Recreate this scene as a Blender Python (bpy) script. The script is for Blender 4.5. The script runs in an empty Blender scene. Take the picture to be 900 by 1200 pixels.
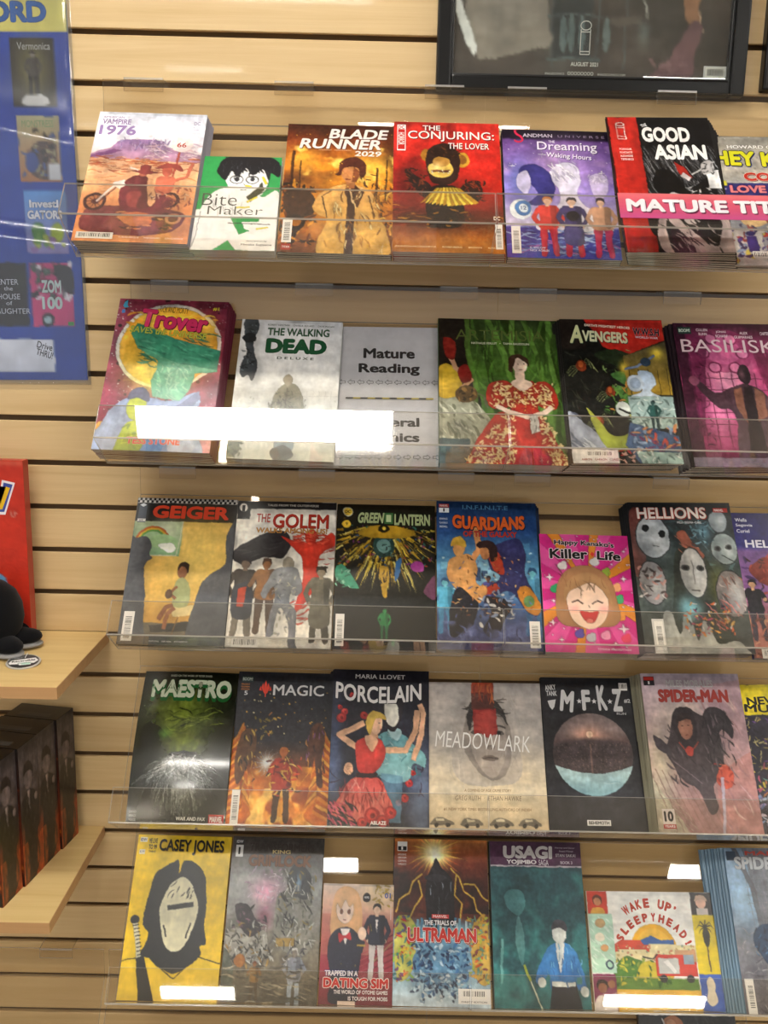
import bpy, bmesh, math, random
import numpy as np
from mathutils import Matrix, Vector
from mathutils.geometry import tessellate_polygon
sc = bpy.context.scene
COL = sc.collection
Z0 = 2.02                                  # floor is z=0; the photographed wall grid starts 2.02 m up

# ------------------------------------------------------------------ camera, light, exposure
cam_d = bpy.data.cameras.new('camera'); cam = bpy.data.objects.new('camera', cam_d); COL.objects.link(cam)
cam_d.sensor_fit = 'VERTICAL'; cam_d.sensor_height = 24.0; cam_d.lens = 1069.16/1200*24.0; cam_d.clip_start = .02
_r = Vector((0.9997517, -0.00135894, 0.02224168)); _u = Vector((-0.0215858, 0.18869244, 0.98179897)); _f = Vector((0.00553105, 0.98203529, -0.18861625))
cam.matrix_world = Matrix(((_r.x, _u.x, -_f.x, -.00259), (_r.y, _u.y, -_f.y, -1.57858), (_r.z, _u.z, -_f.z, Z0-.46966), (0, 0, 0, 1)))
sc.camera = cam
sc.view_settings.view_transform = 'Standard'; sc.view_settings.look = 'None'
sc.view_settings.exposure = 0.42; sc.view_settings.gamma = 1.0; sc.view_settings.use_curve_mapping = False
try:
    sc.cycles.transparent_max_bounces = 24; sc.cycles.max_bounces = 8; sc.cycles.use_denoising = True
    sc.cycles.sample_clamp_indirect = 4
except Exception: pass
W = bpy.data.worlds.new('shop_air'); sc.world = W; W.use_nodes = True
W.node_tree.nodes['Background'].inputs[0].default_value = (.96, .97, 1.0, 1)
W.node_tree.nodes['Background'].inputs[1].default_value = 0.42
LAMP = 58.0                                # emission of the ceiling troffers' diffusers

# ------------------------------------------------------------------ materials
def hx(s):
    s = s.lstrip('#')
    if len(s) == 3: s = ''.join(c*2 for c in s)
    return np.array([int(s[i:i+2], 16)/255 for i in (0, 2, 4)])
def lin(c):
    c = np.asarray(c, float); return np.where(c <= .04045, c/12.92, ((np.clip(c, 0, 1)+.055)/1.055)**2.4)
MATS = {}
def mat(name, col='#888888', rough=.5, metal=0, spec=.5, coat=0, emit=None, es=1, sheen=0):
    if name in MATS: return MATS[name]
    m = bpy.data.materials.new(name); m.use_nodes = True
    b = m.node_tree.nodes['Principled BSDF']; b.inputs['Base Color'].default_value = (*lin(hx(col)), 1)
    b.inputs['Roughness'].default_value = rough; b.inputs['Metallic'].default_value = metal
    b.inputs['Specular IOR Level'].default_value = spec; b.inputs['Coat Weight'].default_value = coat
    b.inputs['Sheen Weight'].default_value = sheen
    if emit:
        b.inputs['Emission Color'].default_value = (*lin(hx(emit)), 1); b.inputs['Emission Strength'].default_value = es
    MATS[name] = m; return m
def print_mat(name, rough, coat=0.0, bump=0.0, spec=.5):
    m = mat(name, '#ffffff', rough, coat=coat, spec=spec); nt = m.node_tree; b = nt.nodes['Principled BSDF']
    a = nt.nodes.new('ShaderNodeAttribute'); a.attribute_name = 'Col'; nt.links.new(a.outputs['Color'], b.inputs['Base Color'])
    b.inputs['Coat Roughness'].default_value = .12
    if bump:
        n = nt.nodes.new('ShaderNodeTexNoise'); n.inputs['Scale'].default_value = 900; n.inputs['Detail'].default_value = 2
        tc = nt.nodes.new('ShaderNodeTexCoord'); nt.links.new(tc.outputs['Object'], n.inputs['Vector'])
        bp = nt.nodes.new('ShaderNodeBump'); bp.inputs['Strength'].default_value = bump; bp.inputs['Distance'].default_value = .0004
        nt.links.new(n.outputs['Fac'], bp.inputs['Height']); nt.links.new(bp.outputs['Normal'], b.inputs['Normal'])
    return m
PRINT = print_mat('glossy_print', .3, .0, spec=.4)
FOIL = print_mat('foil_print', .2, .9, .5)
MATTE = print_mat('matte_print', .6, 0)
def wood(name, c1, c2, axis_scale=(1.2, 30, 26), rough=.42, seed=0.0):
    m = mat(name, '#caa26a', rough, coat=.08); nt = m.node_tree; b = nt.nodes['Principled BSDF']; L = nt.links
    tc = nt.nodes.new('ShaderNodeTexCoord'); oi = nt.nodes.new('ShaderNodeObjectInfo')
    ad = nt.nodes.new('ShaderNodeVectorMath'); ad.operation = 'ADD'
    ml = nt.nodes.new('ShaderNodeMath'); ml.operation = 'MULTIPLY'; ml.inputs[1].default_value = 40
    L.new(oi.outputs['Random'], ml.inputs[0]); cb = nt.nodes.new('ShaderNodeCombineXYZ')
    L.new(ml.outputs[0], cb.inputs[0]); L.new(ml.outputs[0], cb.inputs[2])
    L.new(tc.outputs['Object'], ad.inputs[0]); L.new(cb.outputs[0], ad.inputs[1])
    mp = nt.nodes.new('ShaderNodeMapping'); mp.inputs['Scale'].default_value = axis_scale; L.new(ad.outputs[0], mp.inputs[0])
    n = nt.nodes.new('ShaderNodeTexNoise'); n.inputs['Scale'].default_value = 1.6; n.inputs['Detail'].default_value = 6; n.inputs['Distortion'].default_value = 1.4
    L.new(mp.outputs[0], n.inputs['Vector'])
    n2 = nt.nodes.new('ShaderNodeTexNoise'); n2.inputs['Scale'].default_value = 9; n2.inputs['Detail'].default_value = 3
    mp2 = nt.nodes.new('ShaderNodeMapping'); mp2.inputs['Scale'].default_value = tuple(v*(3.5 if v > 5 else .5) for v in axis_scale); L.new(ad.outputs[0], mp2.inputs[0]); L.new(mp2.outputs[0], n2.inputs['Vector'])
    r = nt.nodes.new('ShaderNodeValToRGB'); r.color_ramp.elements[0].position = .3; r.color_ramp.elements[1].position = .68
    r.color_ramp.elements[0].color = (*lin(hx(c2)), 1); r.color_ramp.elements[1].color = (*lin(hx(c1)), 1)
    mx = nt.nodes.new('ShaderNodeMath'); mx.operation = 'MULTIPLY_ADD'; mx.inputs[1].default_value = .25; L.new(n2.outputs['Fac'], mx.inputs[0]); 
    m3 = nt.nodes.new('ShaderNodeMath'); m3.operation = 'MULTIPLY'; m3.inputs[1].default_value = .78; L.new(n.outputs['Fac'], m3.inputs[0]); L.new(m3.outputs[0], mx.inputs[2])
    L.new(mx.outputs[0], r.inputs[0]); L.new(r.outputs[0], b.inputs['Base Color'])
    bp = nt.nodes.new('ShaderNodeBump'); bp.inputs['Strength'].default_value = .08; bp.inputs['Distance'].default_value = .001
    L.new(n2.outputs['Fac'], bp.inputs['Height']); L.new(bp.outputs['Normal'], b.inputs['Normal'])
    return m
MAPLE = wood('maple_laminate', '#e0c493', '#d1b17e')
SHELFW = wood('shelf_laminate', '#e4c88c', '#d4b376', (1.0, 22, 22))
EDGEW = wood('shelf_edge_band', '#c79c6c', '#b98d5e', (1.0, 22, 22))
def clear(name, tint='#f2efe9', refl=1.0, haze=0.0, rough=.02):
    m = bpy.data.materials.new(name); m.use_nodes = True; nt = m.node_tree; L = nt.links
    nt.nodes.remove(nt.nodes['Principled BSDF']); out = nt.nodes['Material Output']
    tr = nt.nodes.new('ShaderNodeBsdfTransparent'); tr.inputs[0].default_value = (*lin(hx(tint)), 1)
    gl = nt.nodes.new('ShaderNodeBsdfGlossy'); gl.inputs['Roughness'].default_value = rough
    df = nt.nodes.new('ShaderNodeBsdfDiffuse'); df.inputs[0].default_value = (.8, .78, .74, 1)
    m1 = nt.nodes.new('ShaderNodeMixShader'); m1.inputs[0].default_value = haze; L.new(tr.outputs[0], m1.inputs[1]); L.new(df.outputs[0], m1.inputs[2])
    fr = nt.nodes.new('ShaderNodeFresnel'); ge = nt.nodes.new('ShaderNodeNewGeometry')   # thin sheet: the same reflectance from both faces
    ir = nt.nodes.new('ShaderNodeMath'); ir.operation = 'MULTIPLY_ADD'; ir.inputs[1].default_value = 1/1.49-1.49; ir.inputs[2].default_value = 1.49
    L.new(ge.outputs['Backfacing'], ir.inputs[0]); L.new(ir.outputs[0], fr.inputs[0])
    mu = nt.nodes.new('ShaderNodeMath'); mu.operation = 'MULTIPLY'; mu.inputs[1].default_value = refl; mu.use_clamp = True; L.new(fr.outputs[0], mu.inputs[0])
    m2 = nt.nodes.new('ShaderNodeMixShader'); L.new(mu.outputs[0], m2.inputs[0]); L.new(m1.outputs[0], m2.inputs[1]); L.new(gl.outputs[0], m2.inputs[2])
    L.new(m2.outputs[0], out.inputs[0]); MATS[name] = m; return m
ACR = clear('clear_acrylic', '#fbf9f5', 1.0, .008)
EDGE = clear('acrylic_cut_edge', '#e2dccf', 1.6, .38, .15)
FILM = clear('clear_film', '#fafafa', 1.0, .01, .05)
GLASS = clear('picture_glass', '#f6f8f6', 1.0, .0, .01)

# ------------------------------------------------------------------ object helpers
def link(name, me, m=None, parent=None, loc=None):
    o = bpy.data.objects.new(name, me); COL.objects.link(o)
    if m is not None and me is not None and len(me.materials) == 0: me.materials.append(m)
    if parent is not None: o.parent = parent
    if loc is not None: o.location = loc
    return o
def tag(o, label=None, cat=None, group=None, kind=None):
    if label: o['label'] = label
    if cat: o['category'] = cat
    if group: o['group'] = group
    if kind: o['kind'] = kind
    return o
def empty(name, M=None, **k):
    o = bpy.data.objects.new(name, None); COL.objects.link(o); o.empty_display_size = .05
    if M is not None:
        loc, q, s = M.decompose(); o.location = loc; o.rotation_euler = q.to_euler()
    return tag(o, **k)
def boxes(lst, edge_idx=False, bev=0.0):
    """one mesh out of axis boxes (x0,x1,y0,y1,z0,z1)"""
    bm = bmesh.new()
    for (x0, x1, y0, y1, z0, z1) in lst:
        g = bmesh.ops.create_cube(bm, size=1.0)
        for v in g['verts']:
            v.co.x = x0 if v.co.x < 0 else x1; v.co.y = y0 if v.co.y < 0 else y1; v.co.z = z0 if v.co.z < 0 else z1
    if bev: bmesh.ops.bevel(bm, geom=list(bm.edges), offset=bev, segments=2, affect='EDGES', profile=.6)
    bmesh.ops.recalc_face_normals(bm, faces=bm.faces)
    me = bpy.data.meshes.new('m'); bm.to_mesh(me); bm.free(); return me
def prism(pts, x0, x1, m=None):
    """closed (y,z) outline extruded along x"""
    n = len(pts); v = [(x0, a, b) for a, b in pts]+[(x1, a, b) for a, b in pts]
    f = [tuple(range(n)), tuple(range(2*n-1, n-1, -1))]+[(i, i+n, (i+1) % n+n, (i+1) % n) for i in range(n)]
    me = bpy.data.meshes.new('m'); me.from_pydata(v, [], f)
    bm = bmesh.new(); bm.from_mesh(me); bmesh.ops.recalc_face_normals(bm, faces=bm.faces); bm.to_mesh(me); bm.free(); return me
def smooth(me):
    me.polygons.foreach_set('use_smooth', [True]*len(me.polygons)); return me

# ------------------------------------------------------------------ lettering: text outlines as flat print
_TX = {}
def text_mesh(s, off):
    k = (s, round(off, 4))
    if k in _TX: return _TX[k]
    cu = bpy.data.curves.new('t', 'FONT'); cu.body = s; cu.offset = off; cu.resolution_u = 3; cu.fill_mode = 'FRONT'
    o = bpy.data.objects.new('t', cu); me = bpy.data.meshes.new_from_object(o)
    me.calc_loop_triangles(); n = len(me.vertices); v = np.zeros(n*3); me.vertices.foreach_get('co', v)
    t = np.zeros(len(me.loop_triangles)*3, int); me.loop_triangles.foreach_get('vertices', t)
    bpy.data.objects.remove(o); bpy.data.curves.remove(cu); bpy.data.meshes.remove(me)
    _TX[k] = (v.reshape(-1, 3)[:, :2].copy(), t.reshape(-1, 3)); return _TX[k]

# ------------------------------------------------------------------ painter: printed artwork as a fine coloured grid + flat vector lettering
def crom(pts, n=6):
    p = np.array(pts, float); m = len(p); out = []
    for i in range(m):
        a, b, c, d = p[i-1], p[i], p[(i+1) % m], p[(i+2) % m]
        for t in np.arange(n)/n: out.append(.5*(2*b+(c-a)*t+(2*a-5*b+4*c-d)*t*t+(3*b-a-3*c+d)*t**3))
    return np.array(out)
class Art:
    """u to the right, v downwards, both 0..100 over the printed face"""
    def __init__(s, w, h, cell=1.25, seed=1):
        s.w, s.h = w, h; s.nx, s.ny = max(4, round(w/cell)), max(4, round(h/cell))
        s.NX, s.NY = 2*s.nx+2, 2*s.ny+2
        s.U, s.V = np.meshgrid((np.arange(s.NX)-.5)/(s.NX-2)*100, (np.arange(s.NY)-.5)/(s.NY-2)*100)
        s.c = np.ones((s.NY, s.NX, 3)); s.txt = []; s.R = np.random.RandomState(seed); s.asp = h/w
    def bg(s, c): s.c[:] = hx(c); return s
    def grad(s, st, hor=False):
        q = s.U if hor else s.V; xs = [a for a, _ in st]; cs = np.array([hx(b) for _, b in st])
        for k in range(3): s.c[..., k] = np.interp(q, xs, cs[:, k])
        return s
    def _mix(s, m, c, sl=None):
        c = hx(c) if isinstance(c, str) else np.asarray(c); t = s.c if sl is None else s.c[sl]
        t[:] = t*(1-m[..., None])+c*m[..., None]
    def _sl(s, pts):
        x0, y0 = pts.min(0); x1, y1 = pts.max(0)
        i0 = max(0, int((x0/100)*(s.NX-2))); i1 = min(s.NX, int((x1/100)*(s.NX-2))+3)
        j0 = max(0, int((y0/100)*(s.NY-2))); j1 = min(s.NY, int((y1/100)*(s.NY-2))+3)
        return (slice(j0, max(j0, j1)), slice(i0, max(i0, i1)))
    def poly(s, pts, c, al=1.0, c2=None):
        p = np.array(pts, float); sl = s._sl(p); X, Y = s.U[sl], s.V[sl]
        if X.size == 0: return s
        ins = np.zeros(X.shape, bool); n = len(p)
        for i in range(n):
            (xa, ya), (xb, yb) = p[i], p[(i+1) % n]
            if ya == yb: continue
            cr = ((ya > Y) != (yb > Y)) & (X < (xb-xa)*(Y-ya)/(yb-ya)+xa); ins ^= cr
        col = hx(c)
        if c2 is not None:
            t = ((Y-p[:, 1].min())/(np.ptp(p[:, 1])+1e-9))[..., None]; col = col*(1-t)+hx(c2)*t
        s._mix(ins*al, col, sl); return s
    def spl(s, pts, c, al=1.0, c2=None): return s.poly(crom(pts), c, al, c2)
    def rect(s, x, y, w, h, c, al=1.0, c2=None): return s.poly([(x, y), (x+w, y), (x+w, y+h), (x, y+h)], c, al, c2)
    def ell(s, x, y, rx, ry, c, al=1.0, rot=0, c2=None, a0=0, a1=360):
        t = np.radians(np.linspace(a0, a1, 37)); a = rx*np.cos(t); b = ry*np.sin(t)*s.asp*1.0
        r = math.radians(rot); return s.poly(np.stack([x+a*math.cos(r)-b*math.sin(r), y+(a*math.sin(r)+b*math.cos(r))/s.asp], 1), c, al, c2)
    def line(s, pts, w, c, al=1.0, taper=False):
        p = np.array(pts, float); n = len(p)
        for i in range(n-1):
            a, b = p[i], p[i+1]; d = np.array([b[0]-a[0], (b[1]-a[1])*s.asp]); L = np.hypot(*d)+1e-9
            nn = np.array([-d[1]/L, d[0]/L/s.asp]); w0 = w*(1-i/(n-1)) if taper else w; w1 = w*(1-(i+1)/(n-1)) if taper else w
            s.poly([a+nn*w0/2, b+nn*w1/2, b-nn*w1/2, a-nn*w0/2], c, al)
            if not taper and w > 1.5 and i: s.ell(a[0], a[1], w/2, w/2/s.asp, c, al)
        return s
    def glow(s, x, y, rx, ry, c, al=1.0, p=2):
        m = np.exp(-(((s.U-x)/rx)**2+((s.V-y)/ry)**2)**(p/2)); s._mix(m*al, c); return s
    def field(s, sx, sy, seed, oct=3):
        r = np.random.RandomState(seed); out = np.zeros(s.U.shape); amp = 1; tot = 0
        for o in range(oct):
            gx, gy = int(sx*2**o)+2, int(sy*2**o)+2; g = r.rand(gy+1, gx+1)
            x = np.clip(s.U/100, 0, .9999)*(gx-1); y = np.clip(s.V/100, 0, .9999)*(gy-1); i = x.astype(int); j = y.astype(int); fx = x-i; fy = y-j
            fx = fx*fx*(3-2*fx); fy = fy*fy*(3-2*fy)
            out += amp*((g[j, i]*(1-fx)+g[j, i+1]*fx)*(1-fy)+(g[j+1, i]*(1-fx)+g[j+1, i+1]*fx)*fy); tot += amp; amp *= .55
        return out/tot
    def cloud(s, c, sx=5, sy=7, lo=.5, hi=.7, al=1, seed=3, box=None):
        m = np.clip((s.field(sx, sy, seed)-lo)/(hi-lo), 0, 1)*al
        if box: m = m*((s.U > box[0]) & (s.U < box[2]) & (s.V > box[1]) & (s.V < box[3]))
        s._mix(m, c); return s
    def grain(s, amp=.05, sx=40, sy=60, seed=9): s.c += ((s.field(sx, sy, seed, 2)-.5)*2*amp)[..., None]; return s
    def strokes(s, n, box, cols, ln=(4, 12), w=(.6, 2), ang=(0, 360), al=.9, inside=None):
        for _ in range(n):
            x = s.R.uniform(box[0], box[2]); y = s.R.uniform(box[1], box[3])
            if inside is not None and not inside(x, y): continue
            a = math.radians(s.R.uniform(*ang)); l = s.R.uniform(*ln); ww = s.R.uniform(*w); dx, dy = math.cos(a)*l/2, math.sin(a)*l/2/s.asp
            b = s.R.uniform(-.16, .16)*l; nx, ny = -math.sin(a), math.cos(a)/s.asp; up, dn = [], []
            for q in np.linspace(-1, 1, 7):
                cx, cy = x+dx*q+nx*b*(1-q*q), y+dy*q+ny*b*(1-q*q); hw = ww*.55*(1-q*q)**.6+.05; up.append((cx+nx*hw, cy+ny*hw)); dn.append((cx-nx*hw, cy-ny*hw))
            s.poly(up+dn[::-1], cols[s.R.randint(len(cols))], al)
        return s
    def dots(s, n, box, cols, r=(.4, 1.2), al=1.0):
        for _ in range(n): s._dot(cols, box, r, al)
        return s
    def _dot(s, cols, box, r, al):
        q = s.R.uniform(*r); x = s.R.uniform(box[0], box[2]); y = s.R.uniform(box[1], box[3]); t = np.linspace(0, 6.28, 9)[:-1]
        s.poly(np.stack([x+q*np.cos(t), y+q/s.asp*np.sin(t)], 1), cols[s.R.randint(len(cols))], al)
    def rays(s, x, y, n, c1, c2, seed=0):
        a = np.arctan2((s.V-y)*s.asp, s.U-x)/(2*np.pi)*n; m = (np.floor(a) % 2 == 0)
        s.c[m] = hx(c1); s.c[~m] = hx(c2); return s
    def person(s, x, y, h, hair='#2a2020', skin='#d8a888', top='#444', leg='#333', arms=0, coat=False, shade='#000000'):
        """a plain small figure: x centre, y crown, h height (all in v units)"""
        k = s.asp*h/100*1.0; X = lambda a: x+a*k; Y = lambda b: y+b*h/100
        for sg in (-1, 1):
            s.spl([(X(sg*1), Y(50)), (X(sg*11), Y(50)), (X(sg*11), Y(75)), (X(sg*12), Y(99)), (X(sg*5), Y(99)), (X(sg*3), Y(75))], leg)
            e = [(X(sg*12), Y(20)), (X(sg*19), Y(36)), (X(sg*(12+arms*10)), Y(50-arms*34))]
            s.line(e, 6.2*k, top); s.ell(e[2][0], e[2][1], 3.2*k, 3.2*k/s.asp, skin)
        s.spl([(X(-13), Y(17)), (X(0), Y(15)), (X(13), Y(17)), (X(11), Y(36)), (X(12), Y(54 if not coat else 78)), (X(-12), Y(54 if not coat else 78)), (X(-11), Y(36))], top)
        s.spl([(X(4), Y(18)), (X(12), Y(19)), (X(11), Y(50)), (X(5), Y(50))], shade, .25)
        s.rect(X(-2.5), Y(11), 5*k, Y(17)-Y(11), skin); s.ell(X(0), Y(7), 5.6*k, 6.8*k/s.asp, skin)
        s.spl([(X(-6.5), Y(8)), (X(-5), Y(1)), (X(0), Y(-1)), (X(5.5), Y(1)), (X(6.5), Y(8)), (X(3), Y(4)), (X(-3), Y(4))], hair); return s
    def T(s, t, x, y, w, h, c='#ffffff', out=None, ow=.03, b=.02, shear=0, rot=0, arc=0, sh=None, shd=(.6, .5), grow=0):
        s.txt.append(dict(t=t, x=x, y=y, w=w, h=h, c=c, out=out, ow=ow, b=b, shear=shear, rot=rot, arc=arc, sh=sh, shd=shd, grow=grow)); return s
    def V_(s, pts, c): s.txt.append(dict(v=np.array(pts, float), c=c)); return s
    def VR(s, x, y, w, h, c): return s.V_([(x, y), (x+w, y), (x+w, y+h), (x, y+h)], c)
    def bar(s, x, y, w, h, vert=False, seed=5):
        s.VR(x, y, w, h, '#e9e6e2'); r = np.random.RandomState(seed); a, e = (y+h*.18, y+h*.9) if vert else (x+w*.08, x+w*.92)
        while a < e:
            q = r.choice([.35, .5, .8])*(.9 if not vert else .6)
            if vert: s.VR(x+w*.2, a, w*.6, q, '#2b2b2b')
            else: s.VR(a, y+h*.15, q, h*.6, '#2b2b2b')
            a += q+r.choice([.45, .7, 1.0])*(1 if not vert else .65)
        return s
    def finish(s, warp=1.0, ink=.55, tex=.10, vol=.16):
        """printed-illustration finish: wobbly brush edges, ink along colour changes, brushed tone inside"""
        s.fin = (warp, ink, tex, vol); return s
    fin = (.35, .22, .05, .12)
    def grid(s):
        warp, ink, tex, vol = s.fin; c = s.c
        if warp:
            n1 = (s.field(16, 24, 101, 2)-.5)*2; n2 = (s.field(16, 24, 202, 2)-.5)*2; H, W_ = c.shape[:2]
            jj, ii = np.indices((H, W_)); k = W_/100*warp*2.2
            c = c[np.clip((jj+n1*k).round().astype(int), 0, H-1), np.clip((ii+n2*k).round().astype(int), 0, W_-1)]
        def blur(a, r):
            for ax in (0, 1):
                p = np.pad(a, [(r, r) if q == ax else (0, 0) for q in range(a.ndim)], mode='edge'); cs = np.cumsum(p, ax)
                cs = np.concatenate([np.zeros_like(np.take(cs, [0], ax)), cs], ax); n = a.shape[ax]
                a = (np.take(cs, np.arange(2*r+1, 2*r+1+n), ax)-np.take(cs, np.arange(n), ax))/(2*r+1)
            return a
        L = c.mean(2); gx = np.abs(np.diff(c, axis=1, append=c[:, -1:])).sum(2); gy = np.abs(np.diff(c, axis=0, append=c[-1:])).sum(2); e = np.clip((gx+gy-.22)/.5, 0, 1)
        if vol:
            r = max(2, int(W_ := c.shape[1]/30)); b_ = blur(blur(e, r), r); off = np.roll(np.roll(b_, -r//2, 0), -r//2, 1); c = c*(1-vol*np.clip(off*7, 0, 1.6)[..., None]+vol*.55)
            t = blur(L, r); d = np.roll(np.roll(t, r, 0), r, 1)-t; c = c*(1+np.clip(d*vol*3, -.25, .25)[..., None])
        if tex:
            f = s.field(9, 26, 303, 4)+.5*s.field(34, 22, 404, 2); f = (f-f.mean())/f.std(); c = c*(1+tex*.8*f[..., None])+tex*.10*f[..., None]
            f = s.field(5, 7, 505, 3); f = (f-f.mean())/f.std(); c = c*(1+tex*.9*f[..., None]*np.array([1.0, .9, .75]))
        if ink:
            e2 = e; c = c*(1-ink*np.clip(e2, 0, 1)[..., None])
        c = c[:(s.ny+1)*2, :(s.nx+1)*2]; c = (c[0::2, 0::2]+c[1::2, 0::2]+c[0::2, 1::2]+c[1::2, 1::2])/4
        return np.clip(c, 0, 1)
def colour_mesh(v, f, c, tri=None):
    me = bpy.data.meshes.new('m'); nv = len(v); f = np.asarray(f); me.vertices.add(nv); me.vertices.foreach_set('co', np.asarray(v, np.float32).ravel())
    idx = f.ravel(); st = np.arange(0, f.size, 4); tot = np.full(len(f), 4)
    if tri is not None: st = np.concatenate([st, f.size+np.arange(0, tri.size, 3)]); tot = np.concatenate([tot, np.full(len(tri), 3)]); idx = np.concatenate([idx, tri.ravel()])
    me.loops.add(len(idx)); me.loops.foreach_set('vertex_index', idx.astype(np.int32)); me.polygons.add(len(st))
    me.polygons.foreach_set('loop_start', st.astype(np.int32)); me.polygons.foreach_set('loop_total', tot.astype(np.int32))
    me.update(calc_edges=True); a = me.color_attributes.new('Col', 'FLOAT_COLOR', 'POINT')
    cc = np.ones((nv, 4), np.float32); cc[:, :3] = lin(c); a.data.foreach_set('color', cc.ravel()); return me
def art_meshes(A, bend, z, m=PRINT):
    """grid of printed colour and the lettering laid on it; metres, origin at the bottom centre of the face, local z outwards"""
    w, h = A.w/1000, A.h/1000; g = A.grid(); ny, nx = A.ny, A.nx
    X, Y = np.meshgrid((np.arange(nx+1)/nx-.5)*w, (1-np.arange(ny+1)/ny)*h)
    v = np.stack([X.ravel(), Y.ravel(), bend(X.ravel(), Y.ravel())+z], 1); i = np.arange(ny*(nx+1)).reshape(ny, nx+1)[:, :-1].ravel()
    f = np.stack([i, i+nx+1, i+nx+2, i+1], 1); me = colour_mesh(v, f, g.reshape(-1, 3)) if not A.txt else None
    vs, fs, cs = [], [], []; n0 = 0; lay = 0
    def put(P, F, c, up=True):
        nonlocal n0, lay
        lay += up; x = (P[:, 0]/100-.5)*w; y = (1-P[:, 1]/100)*h; ok = np.ones(len(F), bool)
        inside = (P[:, 0] >= -.01) & (P[:, 0] <= 100.01) & (P[:, 1] >= -.01) & (P[:, 1] <= 100.01); ok = inside[F].all(1)
        if not ok.any(): return
        vs.append(np.stack([x, y, bend(x, y)+z+.00012+lay*.000012], 1)); fs.append(F[ok]+n0); cs.append(np.tile(hx(c), (len(P), 1))); n0 += len(P)
    for d in A.txt:
        if 'v' in d:
            P = d['v']; F = np.array(tessellate_polygon([[Vector((a, b, 0)) for a, b in P]]))
            if len(F): put(P, F, d['c'])
            continue
        base, bt = text_mesh(d['t'], d['b'])
        if len(base) == 0: continue
        lo = base.min(0); hi = base.max(0)
        def mp(v, dx=0, dy=0):
            q = (v-lo)/(hi-lo); gx = q[:, 0]; gy = q[:, 1]; k = 1+d['grow']*(gx if d['grow'] > 0 else -(1-gx))
            X = gx*d['w']+gy*d['shear']*d['h']*A.asp; Yv = -(gy*d['h']*k)+d['h']; Yv = Yv-d['arc']*(1-(2*gx-1)**2)
            r = math.radians(d['rot']); cx, cy = d['w']/2, d['h']/2; a = (X-cx); b_ = (Yv-cy)*A.asp
            return np.stack([d['x']+cx+a*math.cos(r)-b_*math.sin(r)+dx, d['y']+cy+(a*math.sin(r)+b_*math.cos(r))/A.asp+dy], 1)
        b0 = min(d['b'], 0); ex = max(0, d['b'])*.52; fill, ft = text_mesh(d['t'], b0)
        def ring(r, n, col, dx=0, dy=0):
            for q in range(n): put(mp(fill+np.array([math.cos(q*6.2832/n), math.sin(q*6.2832/n)])*r, dx, dy), ft, col, q == 0)
        o_ = ex+d['ow']*.8
        if d['sh']: ring(o_ if d['out'] else max(ex, .004), 6, d['sh'], *d['shd'])
        if d['out']: ring(o_, 8, d['out'])
        if ex > .003: ring(ex, 8, d['c'])
        put(mp(fill), ft, d['c'])
    if vs:
        tv, tf, tc = np.concatenate(vs), np.concatenate(fs)+len(v), np.concatenate(cs); me = colour_mesh(np.concatenate([v, tv]), f, np.concatenate([g.reshape(-1, 3), tc]), tf)
    smooth(me); me.materials.append(m); return me
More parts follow.
